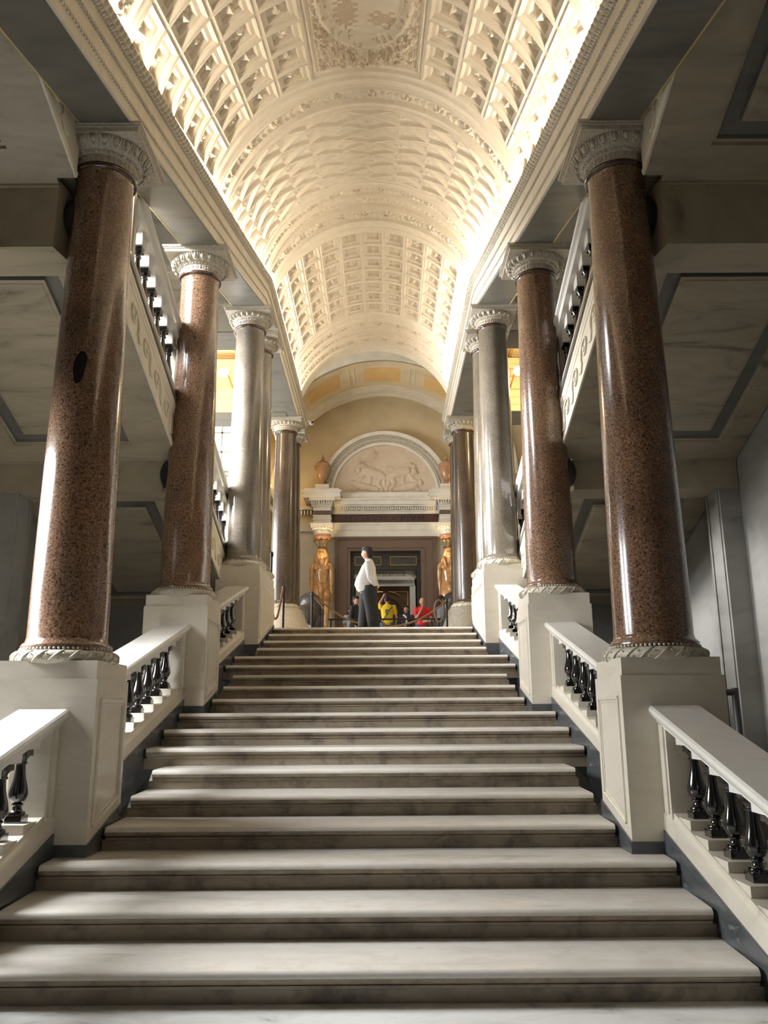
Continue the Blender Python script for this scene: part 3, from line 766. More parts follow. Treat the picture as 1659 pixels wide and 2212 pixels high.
# ================================================================== SIDE WINGS AT THE STAIR HEAD
for sd in ('left', 'right'):
    s = SX(sd); bx = lambda a, b_: (min(s*a, s*b_), max(s*a, s*b_))
    def beam(name, y0, y1, mat, x1=9.0, z0=8.58, zc=10.3, cornice=True, msof='bard'):
        b = MB(); xx = bx(2.15 if y0 > 15 else 2.55, x1)
        b.box(*xx, y0, y1, z0, z0+.16)
        b.box(*xx, y0-.02, y1, z0+.16, z0+.34); b.box(*xx, y0-.04, y1, z0+.34, z0+.52)
        b.box(*xx, y0-.10, y1, z0+.52, z0+.60); b.box(*xx, y0-.02, y1, z0+.60, z0+.86)
        b.box(*xx, y0-.14, y1, z0+.86, z0+1.0)
        x = 2.6
        while x < min(x1, 6.5):
            b.box(*bx(x, x+.05), y0-.16, y0-.05, z0+.88, z0+.98); b.box(*bx(x, x+.03), y0-.125, y0-.05, z0+.535, z0+.585); x += .09
        b.box(*xx, y0-.24, y1, z0+1.0, z0+1.10); b.box(*xx, y0-.30, y1, z0+1.10, z0+1.24); b.box(*xx, y0, y1, z0+1.24, zc)
        struct(b.build('trim_4', M[mat]))
        b = MB(); b.box(*bx(2.15 if y0 > 15 else 2.55, x1), y0+.01, y1-.01, z0-.02, z0); struct(b.build('trim_5', M[msof]))
    beam('b1', 14.55, 15.35, 'whitewall', x1=8.6)
    beam('b2', 18.9, 19.9, 'ceilwing')
    wallbox('wall_'+sd, *bx(5.0, 8.6), 14.55, 14.8, 0, 8.58, 'wall')
    # wing ceiling with gilded strips
    b = MB(); b.box(*bx(2.6, 9.0), 15.3, 18.95, 10.02, 10.15)
    struct(b.build('ceiling', M['ceilwing']))
    for xg in (3.3, 4.6, 5.9, 7.2):
        b = MB(); b.box(*bx(xg, xg+.07), 15.35, 18.9, 9.97, 10.03); struct(b.build('trim_6', M['leaf']))
    for yg in (15.9, 17.0, 18.1):
        b = MB(); b.box(*bx(2.6, 8.9), yg, yg+.07, 9.97, 10.03); struct(b.build('trim_6', M['leaf']))
    # aisle ceiling between columns and side wall
    wallbox('ceiling', *bx(2.6, 5.3), -4.5, 14.6, 11.2, 11.4, 'whitewall')
# outer walls of the wings
wallbox('wall_right', 8.6, 8.9, 14.5, 24.5, FL, 14.6, 'yellow')
wallbox('wall_left', -8.9, -8.6, 14.5, 15.4, FL, 14.6, 'whitewall'); wallbox('wall_left', -8.9, -8.6, 22.4, 24.5, FL, 14.6, 'whitewall')
wallbox('wall_left', -8.9, -8.6, 15.4, 22.4, FL, 3.9, 'whitewall'); wallbox('wall_left', -8.9, -8.6, 15.4, 22.4, 7.6, 14.6, 'whitewall')
window('window_3', 'x', 15.4, 22.4, 3.9, 7.6, -8.72, M['winwing'], 6, 4, 0.06)
# lamps lighting the wing ceilings (the left one is seen as the glare beside the red column)
for sd in ('left', 'right'):
    s = SX(sd); t = thing('uplight', 'small bright lamp on the cornice behind the %s columns' % sd, 'lamp', (s*3.42 if s < 0 else s*3.3, 17.6, 9.05), 'cornice lamps')
    x, y, z = t.location
    b = MB(); b.tube([(x, y+.05, z+.10), (x, y+.6, z+.16), (x, y+1.2, z+.10)], .018, 6); b.lathe([(.03, .12), (.07, .10), (.07, .06)], (x, y, z), 14); b.build('lamp_body', M['brass'], t, True)
    b = MB(); b.sphere((x, y, z), (.11, .11, .11), 16, 12); b.build('bulb', M['lampglow'], t, True)
    point('lamp_light', (s*5.2, 17.0, 8.9), 260, (1, .78, .48), .15)

# ================================================================== UPPER HALL
HX = .20
archwall('wall_back', 24.5, 24.9, -8.9, 8.9, FL, 14.6, HX, 8.65, 3.76, 'yellow', 48)
# far wall of the left wing: bright window over a dentil cornice
window('window_6', 'y', -5.6, -3.95, 8.72, 10.6, 24.46, M['winfar'], 2, 3, .05)
for s_ in (-1, 1):
    x0, x1 = (-8.6, -3.75) if s_ < 0 else (4.15, 8.6)
    b = MB(); b.box(x0, x1, 24.3, 24.5, 8.58, 8.66); b.box(x0, x1, 24.38, 24.5, 8.30, 8.58); b.box(x0, x1, 24.42, 24.5, 7.0, 7.12); b.box(x0, x1, 24.42, 24.5, 7.55, 7.62)
    for i in range(int((x1-x0)/.13)): b.box(x0+i*.13, x0+i*.13+.07, 24.32, 24.4, 8.42, 8.55)
    b.box(x0, x1, 24.44, 24.49, FL, 8.3)
    struct(b.build('trim_13', M['whitewall']))
# archivolt on that wall
def archband(b, y0, y1, cx, cz, r0, r1, a0=0, a1=180, n=48):
    rs = []
    for i in range(n+1):
        a = R_(a0+(a1-a0)*i/n); c, q = math.cos(a), math.sin(a)
        rs.append([(cx+r0*c, y0, cz+r0*q), (cx+r1*c, y0, cz+r1*q), (cx+r1*c, y1, cz+r1*q), (cx+r0*c, y1, cz+r0*q)])
    b.rings(rs, True, True)
b = MB(); archband(b, 24.42, 24.6, HX, 8.65, 3.76, 4.12); archband(b, 24.40, 24.5, HX, 8.65, 4.10, 4.16)
tag(b.build('arch_band', M['pale']), 'pale grey arch spanning the upper hall in front of the yellow barrel vault', 'arch')
# barrel vault with ochre panels
b = MB(); archband(b, 24.85, 28.1, HX, 8.65, 3.83, 4.0)
struct(b.build('ceiling', M['yellow']))
for a in (29, 59.5, 90, 120.5, 151):
    b = MB(); rs = []
    for i in range(9):
        q = R_(a-9+18*i/8); rs.append([(HX+r*math.cos(q), y, 8.65+r*math.sin(q)) for r, y in ((3.822, 25.25), (3.822, 26.35), (3.84, 26.35), (3.84, 25.25))])
    b.rings(rs); struct(b.build('trim_8', M['yellowpanel']))
    b = MB()
    for q in (a-14, a+14):
        q = R_(q); b.tube([(HX+3.83*math.cos(q), 25.1, 8.65+3.83*math.sin(q)), (HX+3.83*math.cos(q), 26.5, 8.65+3.83*math.sin(q))], .018, 5)
    struct(b.build('trim_9', M['pale']))
for y0, y1, r in ((26.75, 26.83, 3.76), (26.83, 27.2, 3.70), (27.2, 27.28, 3.62)):
    b = MB(); archband(b, y0, y1, HX, 8.65, r, 3.9); struct(b.build('trim_10', M['pale']))
for s in (-1, 1):
    b = MB(); x = HX+s*3.8; b.box(min(x, x+s*.3), max(x, x+s*.3), 24.9, 28.1, FL, 8.66); struct(b.build('wall_hall', M['yellow']))
    b = MB(); x = HX+s*3.8; b.box(min(x, x-s*.12), max(x, x-s*.12), 24.9, 28.1, 8.0, 8.2); b.box(min(x, x-s*.22), max(x, x-s*.22), 24.9, 28.1, 8.3, 8.6)
    struct(b.build('trim_11', M['portal']))
# end wall (door opening left free)
DX = .28; YD = 27.9
def dz(z): return z
b = MB(); b.box(-4.2, DX-1.75, YD, YD+.3, FL, 13); b.box(DX+1.75, 4.6, YD, YD+.3, FL, 13); b.box(DX-1.75, DX+1.75, YD, YD+.3, 7.3, 13)
struct(b.build('wall_back', M['yellow']))
for s in (-1, 1):   # pale wall stones behind the statues and the cornice at the sides
    b = MB(); b.box(DX+s*2.6-1.0, DX+s*2.6+1.0, YD-.06, YD, FL, 7.9)
    b.box(DX+s*3.0-.9, DX+s*3.0+.9, YD-.14, YD, 7.55, 7.66); b.box(DX+s*3.0-.9, DX+s*3.0+.9, YD-.25, YD, 8.3, 8.42)
    for i in range(16): b.box(DX+s*3.0-.9+i*.11, DX+s*3.0-.85+i*.11, YD-.2, YD, 8.14, 8.27)
    struct(b.build('trim_12', M['whitewall']))

# ------------------------------------------------------------------ the portal
t = thing('portal', 'white marble portal of the upper hall with dark inscribed frieze and brown door frame', 'portal', (DX, 27.5, FL))
YF = 27.5
def px(b, x0, x1, y0, z0, z1): b.box(DX+x0, DX+x1, y0, YD+.02, z0, z1)
b = MB(); px(b, -1.85, 1.85, YF, 7.29, 7.52); px(b, -1.85, 1.85, YF-.03, 7.52, 7.72); px(b, -1.85, 1.85, YF-.06, 7.72, 7.78)
px(b, -1.85, 1.85, YF, 8.08, 8.16); px(b, -1.85, 1.85, YF-.05, 8.16, 8.20); px(b, -1.85, 1.85, YF-.18, 8.31, 8.36); px(b, -1.85, 1.85, YF-.30, 8.36, 8.50); px(b, -1.85, 1.85, YF-.36, 8.50, 8.56); px(b, -1.9, 1.9, YF-.22, 8.56, 8.80)
for s in (-1, 1):
    c = s*2.12
    for w0, y0, z0, z1 in ((.30, YF-.52, 8.10, 8.22), (.33, YF-.56, 8.22, 8.27), (.42, YF-.74, 8.40, 8.50), (.62, YF-.82, 8.50, 8.66), (.66, YF-.86, 8.66, 8.72), (.58, YF-.78, 8.72, 8.80),
                           (.29, YF-.50, 7.68, 7.78), (.31, YF-.52, 7.78, 7.84), (.29, YF-.50, 7.84, 7.90), (.31, YF-.53, 7.90, 7.94)):
        px(b, c-w0, c+w0, y0, z0, z1)
    for i in range(9): px(b, c-.36+i*.083, c-.36+i*.083+.045, YF-.68, 8.29, 8.40)
    px(b, c-.36, c+.36, YF-.62, 8.27, 8.41)
    px(b, c*.8-.12 if s < 0 else c*.8-.12, c*.8+.12, YF+.02, FL, 7.3) if False else None
    b.box(DX+s*1.83-.13, DX+s*1.83+.13, YF+.12, YD, FL, 7.3)
for i in range(48): px(b, -1.83+i*.0765, -1.83+i*.0765+.042, YF-.15, 8.20, 8.30)
px(b, -1.85, 1.85, YF-.08, 8.20, 8.31)
b.build('entablature', M['portal'], t)
b = MB(); px(b, -1.84, 1.84, YF-.01, 7.775, 8.085); b.build('frieze', M['frieze'], t)
for s in (-1, 1):
    b = MB(); px(b, s*2.12-.28, s*2.12+.28, YF-.49, 7.94, 8.11); b.build('frieze_block', M['porph'], t)
fc = bpy.data.curves.new('inscription', 'FONT'); fc.body = 'MVSEVM \u2022 PIVM'; fc.size = .33; fc.align_x = 'CENTER'; fc.extrude = .008; fc.space_character = 1.25
fo = bpy.data.objects.new('tmp', fc); COL.objects.link(fo); bpy.context.view_layer.update()
ime = bpy.data.meshes.new_from_object(fo.evaluated_get(bpy.context.evaluated_depsgraph_get())); bpy.data.objects.remove(fo)
xs = [v.co.x for v in ime.vertices]; k = 2.68/(max(xs)-min(xs))
ime.transform(Matrix.Translation((DX-.02, YF-.016, 7.81)) @ Matrix.Rotation(R_(90), 4, 'X') @ Matrix.Scale(k, 4, (1, 0, 0)))
ime.transform(Matrix.Translation(-t.location)); ime.materials.clear(); ime.materials.append(M['letter'])
io = bpy.data.objects.new('inscription', ime); COL.objects.link(io); io.parent = t; io['label'] = 'dark carved capital letters MVSEVM PIVM'
# door frame of brown porphyry: outer moulding, broad fascia, inner fascia
b = MB()
for w0, w1, top0, top1, y in ((1.60, 1.70, 7.19, 7.29, YF-.05), (1.34, 1.60, 6.95, 7.19, YF-.01), (1.30, 1.34, 6.91, 6.95, YF-.03), (1.19, 1.30, 6.82, 6.91, YF+.03)):
    for s in (-1, 1): b.box(DX+min(s*w0, s*w1), DX+max(s*w0, s*w1), y, YF+.25, FL, top1)
    b.box(DX-w0, DX+w0, y, YF+.25, top0, top1)
b.box(DX-1.74, DX+1.74, YF-.08, YF-.05, 7.22, 7.29)
b.build('door_frame', M['porph'], t)
# lunette
LZ = 8.80; LR = 1.80
b = MB(); n = 40
b.add([(DX, YF+.10, LZ)]+[(DX+LR*math.cos(math.pi*i/n), YF+.10, LZ+LR*math.sin(math.pi*i/n)) for i in range(n+1)], [(0, i+1, i+2) for i in range(n)])
b.build('lunette', M['lunette'], t)
b = MB(); archband(b, YF-.05, YD, DX, LZ, 2.13, 2.26); archband(b, YF+.02, YD, DX, LZ, 1.78, 1.86)
b.build('arch_molding', M['portal'], t)
b = MB(); archband(b, YF+.04, YD, DX, LZ, 1.85, 2.14)
for i in range(90):
    a = math.pi*(i+.5)/90
    for j in range(2):
        r = 1.93+.13*j; aa = a+(.017 if j else 0)
        b.sphere((DX+r*math.cos(aa), YF+.03, LZ+r*math.sin(aa)), (.034, .03, .042), 6, 4)
b.build('arch_garland', M['cap'], t, True)
# weathered relief of two struggling groups inside the lunette (plain lumpy figures)
b = MB()
def lump(x, z, rx, rz_, ry=.10): b.sphere((DX+x, YF+.09, z), (rx, ry, rz_), 12, 8)
def limb(p, r):
    q = []; rr_ = []
    for i in range(len(p)-1):
        for j in range(6):
            u = j/6; a0 = np.array(p[max(i-1, 0)]); a1 = np.array(p[i]); a2 = np.array(p[i+1]); a3 = np.array(p[min(i+2, len(p)-1)])
            q.append(.5*((2*a1)+(a2-a0)*u+(2*a0-5*a1+4*a2-a3)*u*u+(3*a1-a0-3*a2+a3)*u**3)); rr_.append(r[i]*(1-u)+r[i+1]*u)
    q.append(np.array(p[-1])); rr_.append(r[-1]); b.tube([(DX+x, YF+.10, z) for x, z in q], rr_, 12)
    b.sphere((DX+p[0][0], YF+.10, p[0][1]), (r[0],)*3, 10, 8); b.sphere((DX+p[-1][0], YF+.10, p[-1][1]), (r[-1],)*3, 10, 8)
for s, x0 in ((-1, -.02), (1, .10)):
    # a maned beast over a fallen one, in low relief
    limb([(x0+s*.02, 9.40), (x0+s*.20, 9.52), (x0+s*.45, 9.60), (x0+s*.66, 9.66)], [.11, .16, .17, .17])
    for q in range(9):
        a = q*.75; lump(x0+s*.78+.15*math.cos(a), 9.70+.15*math.sin(a), .10, .10, .08)
    lump(x0+s*.90, 9.66, .10, .12, .14); lump(x0+s*.99, 9.58, .06, .06, .14)
    limb([(x0+s*.70, 9.58), (x0+s*.84, 9.36), (x0+s*.98, 9.26), (x0+s*1.06, 9.28)], [.09, .075, .06, .05])
    limb([(x0+s*.55, 9.55), (x0+s*.50, 9.28), (x0+s*.62, 9.10)], [.09, .07, .05])
    limb([(x0+s*.10, 9.42), (x0+s*.22, 9.18), (x0+s*.08, 9.00), (x0+s*.14, 8.86)], [.11, .09, .06, .05])
    limb([(x0+s*.02, 9.40), (x0+s*.02, 9.20), (x0-s*.06, 8.92)], [.08, .07, .05])
    limb([(x0+s*.25, 8.98), (x0+s*.55, 9.06), (x0+s*.85, 9.12), (x0+s*1.05, 9.20)], [.08, .13, .14, .09])
    lump(x0+s*1.12, 9.22, .10, .12, .09); limb([(x0+s*.95, 9.05), (x0+s*1.10, 8.95), (x0+s*1.0, 8.86)], [.06, .05, .04]); limb([(x0+s*.45, 9.0), (x0+s*.40, 8.9), (x0+s*.55, 8.85)], [.06, .05, .04])
    limb([(x0+s*.05, 9.50), (x0-s*.05, 9.70), (x0+s*.08, 9.80), (x0+s*.2, 9.76)], [.035, .03, .028, .03])
b.v = [(x, YF+.10+(y-YF-.10)*.55, z) for x, y, z in b.v]
ro = b.build('relief', M['lunette'], t, True)

# transom and the open door
d = thing('door_leaf', 'black transom with two gold-lined panels inside the brown door frame', 'door', (DX, 27.9, FL))
b = MB(); b.box(DX-1.2, DX+1.2, 27.75, 27.85, 6.2, 6.83); b.box(DX-1.2, DX-1.06, 27.75, 28.0, FL, 6.2); b.box(DX+1.06, DX+1.2, 27.75, 28.0, FL, 6.2); b.box(DX-1.75, DX+1.75, 27.86, 28.2, 6.83, 7.3); b.build('transom', M['blackdoor'], d)
for s in (-1, 1):
    b = MB(); c = DX+s*.60; b.box(c-.44, c+.44, 27.73, 27.76, 6.36, 6.65); p_ = b.build('panel', M['doorpanel'], d)
    b = MB()
    for q in ((c-.45, c+.45, 6.64, 6.655), (c-.45, c+.45, 6.355, 6.37), (c-.45, c-.437, 6.355, 6.655), (c+.437, c+.45, 6.355, 6.655)): b.box(q[0], q[1], 27.715, 27.74, q[2], q[3])
    b.build('gold_line', M['gold'], p_)
# the further marble doorway seen through the opening
YI = 30.0; kk = (YI/27.5); fz = lambda z: 1.49+(z-1.49)*kk; fx_ = lambda x: .18+(x-.18)*kk
t = thing('inner_portal', 'pale marble inner doorway with an inscribed lintel, seen through the open door', 'portal', (fx_(.28), YI, FL))
b = MB(); b.box(fx_(-.76), fx_(1.30), YI-.1, YI+.2, fz(5.86), fz(6.20)); b.box(fx_(-.80), fx_(1.34), YI-.2, YI+.2, fz(6.14), fz(6.23)); b.box(fx_(-.7), fx_(1.25), YI-.05, YI+.2, fz(5.60), fz(5.86))
b.box(fx_(-.7), fx_(1.25), YI-.12, YI+.2, fz(5.80), fz(5.87)); b.box(fx_(1.08), fx_(1.27), YI-.05, YI+.2, FL, fz(5.62)); b.box(fx_(-.72), fx_(-.53), YI-.05, YI+.2, FL, fz(5.62)); b.build('surround', M['innermarble'], t)
b = MB()
for r_ in range(3):
    x = -.12
    while x < .92: wv = random.uniform(.02, .05); b.box(fx_(x), fx_(x+wv), YI-.108, YI-.09, fz(6.10-.085*r_), fz(6.10-.085*r_+.05)); x += wv+random.choice((.018, .02, .05))
b.build('worn_inscription', M['inscr'], t)
b = MB(); b.tube([(fx_(1.0), YI-.16, fz(6.12)), (fx_(1.12), YI-.2, fz(6.17)), (fx_(1.22), YI-.18, fz(6.08)), (fx_(1.28), YI-.14, fz(5.95))], [.03, .07, .05, .03], 8); b.build('corner_carving', M['inscr'], t, True)
b = MB(); b.box(fx_(-.55), fx_(1.10), YI+.05, YI+.15, FL, fz(5.62)); b.build('door_panel', M['wood'], t)
b = MB(); rs = []
cx, cz_, r0 = fx_(.28), fz(4.65), .62
b.add([(cx, YI+.04, cz_)]+[(cx+r0*math.cos(math.pi*i/24), YI+.04, cz_+r0*math.sin(math.pi*i/24)) for i in range(25)], [(0, i+1, i+2) for i in range(24)]); b.box(cx-r0, cx+r0, YI+.035, YI+.05, FL, cz_)
b.build('arched_leaf', M['wooddark'], t)
b = MB(); archband(b, YI, YI+.06, cx, cz_, .62, .70, n=30); b.build('arch_trim', M['wood'], t)
b = MB()
for s in (-1, 1):
    x1 = cx+s*.80; b.tube([(x1, YI+.03, fz(5.42)), (x1, YI+.03, fz(4.7))], .014, 5); b.tube([(x1, YI+.03, fz(5.42)), (cx+s*.1, YI+.03, fz(5.42))], .014, 5)
    b.tube([(cx+.86*s*math.cos(R_(a)), YI+.03, cz_+.86*math.sin(R_(a))) for a in range(18, 88, 7)], .012, 5)
b.build('gold_line', M['gold'], t)
wallbox('wall_rotunda', -2.5, 3, 30.25, 30.5, FL, 9, 'wooddark')

# ------------------------------------------------------------------ urns
def urn(cx, label):
    t = thing('urn', label, 'urn', (cx, YF-.25, 8.98), 'granite urns')
    c = (cx, YF-.25, 9.02)
    b = MB(); b.lathe([(.09, .03), (.07, .08), (.06, .12), (.10, .17), (.17, .26), (.215, .42), (.235, .60), (.245, .74), (.245, .77), (.20, .79)], c, 28); b.build('body', M['urn'], t, True, 50)
    b = MB(); b.lathe([(.13, 0), (.13, .02), (.10, .05), (.08, .06)], c, 24); b.build('foot', M['urn'], t, True, 40)
    b = MB(); b.lathe([(.20, .785), (.21, .80), (.17, .83), (.12, .88), (.07, .92), (.04, .95), (.055, .985), (.045, 1.03), (.02, 1.08), (.005, 1.14)], c, 24); b.build('lid', M['urn'], t, True, 50)
    for s in (-1, 1):
        b = MB(); b.tube([(cx+s*.24, c[1], c[2]+.74), (cx+s*.275, c[1], c[2]+.70), (cx+s*.26, c[1], c[2]+.62), (cx+s*.235, c[1], c[2]+.58)], .018, 6); b.build('handle', M['urn'], t, True)
    b = MB(); b.box(cx-.23, cx+.23, YF-.50, YF+.02, 8.80, 9.02); tag(b.build('urn_plinth', M['portal']), 'white block under the ' + label.split(' granite')[0].replace('orange-brown', '').strip() + ' urn', 'plinth', 'urn plinths')
urn(DX-2.13, 'left orange-brown granite urn with a pointed lid beside the lunette')
urn(DX+2.10, 'right orange-brown granite urn with a pointed lid beside the lunette')

# ================================================================== FIGURES
def skin_mesh(name, J, E, mats, sub=2, root=None):
    """J: dict name->(x,y,z,r[,r2]) ; E: list of pairs"""
    keys = list(J); ix = {k: i for i, k in enumerate(keys)}
    me = bpy.data.meshes.new(name); me.from_pydata([J[k][:3] for k in keys], [(ix[a], ix[b_]) for a, b_ in E], [])
    bm = bmesh.new(); bm.from_mesh(me); sl = bm.verts.layers.skin.verify(); bm.verts.ensure_lookup_table()
    for k in keys:
        v = bm.verts[ix[k]]; r = J[k][3]; r2 = J[k][4] if len(J[k]) > 4 else r
        v[sl].radius = (r, r2); v[sl].use_root = (k == (root or keys[0]))
    bm.to_mesh(me); bm.free()
    o = bpy.data.objects.new(name, me); COL.objects.link(o)
    md = o.modifiers.new('skin', 'SKIN'); md.use_smooth_shade = True; md.branch_smoothing = 0.6
    if sub: ss = o.modifiers.new('sub', 'SUBSURF'); ss.levels = sub; ss.render_levels = sub
    bpy.context.view_layer.update()
    ev = bpy.data.meshes.new_from_object(o.evaluated_get(bpy.context.evaluated_depsgraph_get()))
    bpy.data.objects.remove(o); bpy.data.meshes.remove(me)
    return ev
def mesh_to_mb(me, b):
    n = len(b.v); b.v += [tuple(v.co) for v in me.vertices]
    for p in me.polygons: b.f.append(tuple(i+n for i in p.vertices)); b.mi.append(b.cur)
    bpy.data.meshes.remove(me)
def hand(J, E, pre, wrist, d, n, curl=.5, sc_=1.0):
    """adds palm, four fingers and a thumb to the joint set. d: pointing, n: palm normal"""
    d = Vector(d).normalized(); n = Vector(n); n = (n-d*n.dot(d)).normalized(); sdir = d.cross(n)
    w0 = Vector(wrist); put = lambda k, p, r: J.__setitem__(pre+k, (*p, r))
    put('palm', w0+d*.05*sc_, .024*sc_); E.append((pre+'wrist', pre+'palm'))
    for i, (off, ln) in enumerate(((-.027, .070), (-.009, .080), (.009, .075), (.027, .060))):
        p = w0+d*.085*sc_+sdir*off*sc_; put('k%d' % i, p, .010*sc_); E.append((pre+'palm', pre+'k%d' % i))
        dd = d; prev = 'k%d' % i
        for q, f in enumerate((.45, .32, .23)):
            ang = curl*(.5+.45*q); dd = (dd*math.cos(ang)+n*math.sin(ang)).normalized(); p = p+dd*ln*f*sc_
            key = 'f%d%d' % (i, q); put(key, p, (.0095-.001*q)*sc_); E.append((pre+prev, pre+key)); prev = key
    p = w0+d*.035*sc_-sdir*.03*sc_; put('t0', p, .011*sc_); E.append((pre+'palm', pre+'t0'))
    p = p+(d*.6-sdir*.5+n*.3).normalized()*.032*sc_; put('t1', p, .0105*sc_); E.append((pre+'t0', pre+'t1'))
    p = p+(d*.9-sdir*.05+n*.4).normalized()*.028*sc_; put('t2', p, .0085*sc_); E.append((pre+'t1', pre+'t2'))
def headfn(p):
    x, y, z = p
    if z < 0: x *= 1+.30*z*abs(z); y *= 1+.06*z
    f = max(0, -y)
    nose = math.exp(-(x/.17)**2)*math.exp(-((z+.16)/.20)**2)*f; y -= .24*nose
    y -= .07*math.exp(-((z+.86)/.22)**2)*math.exp(-(x/.35)**2)*f
    for sx in (-1, 1): y += .09*math.exp(-((x-sx*.36)/.17)**2)*math.exp(-((z-.10)/.13)**2)*f
    y -= .05*math.exp(-((z-.27)/.10)**2)*math.exp(-(x/.6)**2)*f
    y -= .05*math.exp(-((z+.50)/.07)**2)*math.exp(-(x/.26)**2)*f
    return Vector((x, y, z))
def head(b, c, k=1.0, rot=0.0, pitch_=0.0, mouth=True, eyes=1):
    """face looks to -y; mats slots: 0 skin, 1 eye/dark"""
    c = Vector(c); R = Matrix.Rotation(rot, 3, 'Z') @ Matrix.Rotation(pitch_, 3, 'X')
    tmp = MB(); tmp.sphere((0, 0, 0), (.076*k, .098*k, .120*k), 30, 24, headfn)
    for s in (-1, 1):
        tmp.sphere((s*.077*k, .012*k, -.005*k), (.011*k, .022*k, .034*k), 8, 6)
    tmp.cur = eyes
    for s in (-1, 1):
        tmp.sphere((s*.029*k, -.083*k, .012*k), (.013*k, .010*k, .007*k), 8, 6)
        tmp.tube([(s*.014*k, -.092*k, .035*k), (s*.030*k, -.091*k, .040*k), (s*.046*k, -.078*k, .033*k)], .004*k, 5)
    if mouth: tmp.tube([(-.022*k, -.093*k, -.058*k), (0, -.099*k, -.057*k), (.022*k, -.093*k, -.058*k)], .0035*k, 5)
    n = len(b.v); b.v += [tuple(R @ Vector(v)+c) for v in tmp.v]
    for f, m_ in zip(tmp.f, tmp.mi): b.f.append(tuple(i+n for i in f)); b.mi.append(m_)
def xform(o_list, theta, k, pos):
    T = Matrix.Translation(pos) @ Matrix.Rotation(theta, 4, 'Z') @ Matrix.Scale(k, 4)
    for me in o_list: me.transform(T)
def loft(b, secs, n=24, pw=2.3):
    rs = []
    for z, cx, cy, rx, ry in secs:
        ring = []
        for j in range(n):
            a = 2*math.pi*j/n; c, s = math.cos(a), math.sin(a)
            ring.append((cx+rx*math.copysign(abs(c)**(2/pw), c), cy+ry*math.copysign(abs(s)**(2/pw), s), z))
        rs.append(ring)
    b.rings(rs, True, True)
def fold(me, amp=.006, f=38, seed=0):
    for v in me.vertices:
        x, y, z = v.co; v.co += v.normal*amp*(math.sin(z*f+3*math.sin(x*9+seed))*math.cos(math.atan2(y, x)*3+z*11+seed))
def person(label, pos, theta, height, shirt, trouser, secs, larm, rarm, hair, head_rot=0.0, head_pitch=0.0, headpos=(0, -.01), sleeve=1.0, lhand=None, rhand=None, legs=None, extra=None, skin=None, legr=(.12, .118, .10, .085, .078, .075), hk=1.0):
    """local frame: faces -y, own left is +x, 1.72 m tall. arms: (shoulder, elbow, wrist)"""
    k = height/1.72; t = thing('person', label, 'person', pos)
    sk = skin or M['skin']
    J = {'pelvis': (0, 0, .93, .12, .10), 'waist': (0, 0, 1.06, .11, .085), 'chest': (0, 0, 1.26, .13, .09), 'neckb': (0, .01, 1.40, .07), 'neck': (headpos[0]*.5, headpos[1]*.6, 1.475, .050), 'skull': (headpos[0], headpos[1], 1.56, .055)}
    E = [('pelvis', 'waist'), ('waist', 'chest'), ('chest', 'neckb'), ('neckb', 'neck'), ('neck', 'skull')]
    legs = legs or (((.10, 0, .86), (.11, -.01, .47), (.11, .02, .09)), ((-.10, 0, .86), (-.11, -.01, .47), (-.11, .02, .09)))
    for nm, arm, hd in (('l', larm, lhand), ('r', rarm, rhand)):
        sh, el, wr = arm
        J[nm+'sh'] = (*sh, .055); J[nm+'el'] = (*el, .040); J[nm+'wrist'] = (*wr, .027)
        md = (Vector(el)+Vector(wr))/2; J[nm+'fa'] = (*(Vector(el)*.7+Vector(wr)*.3), .041)
        E += [('neckb', nm+'sh'), (nm+'sh', nm+'el'), (nm+'el', nm+'fa'), (nm+'fa', nm+'wrist')]
        dirn = (Vector(wr)-Vector(el)); hd = hd or (dirn, (0, -1, 0), .45); hand(J, E, nm, wr, *hd)
    for nm, lg in (('l', legs[0]), ('r', legs[1])):
        h_, kn, an = lg
        J[nm+'hip'] = (*h_, .085); J[nm+'knee'] = (*kn, .055); J[nm+'cf'] = (*(Vector(kn)*.65+Vector(an)*.35), .055); J[nm+'ank'] = (*an, .038); J[nm+'toe'] = (an[0], an[1]-.16, .035, .032)
        E += [('pelvis', nm+'hip'), (nm+'hip', nm+'knee'), (nm+'knee', nm+'cf'), (nm+'cf', nm+'ank'), (nm+'ank', nm+'toe')]
    b = MB(); mesh_to_mb(skin_mesh('body', J, E, None, 1, 'pelvis'), b)
    head(b, (headpos[0], headpos[1], 1.60), hk, head_rot, head_pitch)
    meshes = [('body', b.mesh('body', [sk, M['eye']], True, None))]
    # shirt: torso loft and sleeves
    b = MB(); loft(b, secs)
    for (sh, el, wr) in (larm, rarm):
        sh, el, wr = Vector(sh), Vector(el), Vector(wr)
        q = el if sleeve < .6 else wr
        if sleeve < .6: pts = [sh*.75+Vector((0, 0, 1.33))*.25, sh, sh.lerp(el, .35), sh.lerp(el, .72)]; rr = [.075, .072, .066, .064]
        else: pts = [sh*.7+Vector((0, 0, 1.32))*.3, sh, sh.lerp(el, .5), el, el.lerp(wr, .5), el.lerp(wr, .93)]; rr = [.080, .074, .066, .058, .051, .044]
        b.tube(pts, rr, 14)
        b.sphere(tuple(sh), (rr[1]*1.02,)*3, 12, 8)
        if sleeve >= .6: b.sphere(tuple(el), (rr[3],)*3, 12, 8)
    z_, cx_, cy_, _, _ = secs[-1]
    b.lathe([(.062, 0), (.068, .02), (.058, .035)], (headpos[0]*.4, headpos[1]*.5+.005, z_-.02), 16)
    ms = b.mesh('shirt', shirt, True, None); fold(ms); meshes.append(('shirt', ms))
    # trousers
    b = MB(); loft(b, [(.80, 0, secs[0][2]*.5, .17, .125), (.90, 0, secs[0][2]*.7, secs[0][3]*.97, secs[0][4]*.97), (secs[0][0]+.035, 0, secs[0][2]*1.3, secs[0][3]*1.07, secs[0][4]*1.07)])
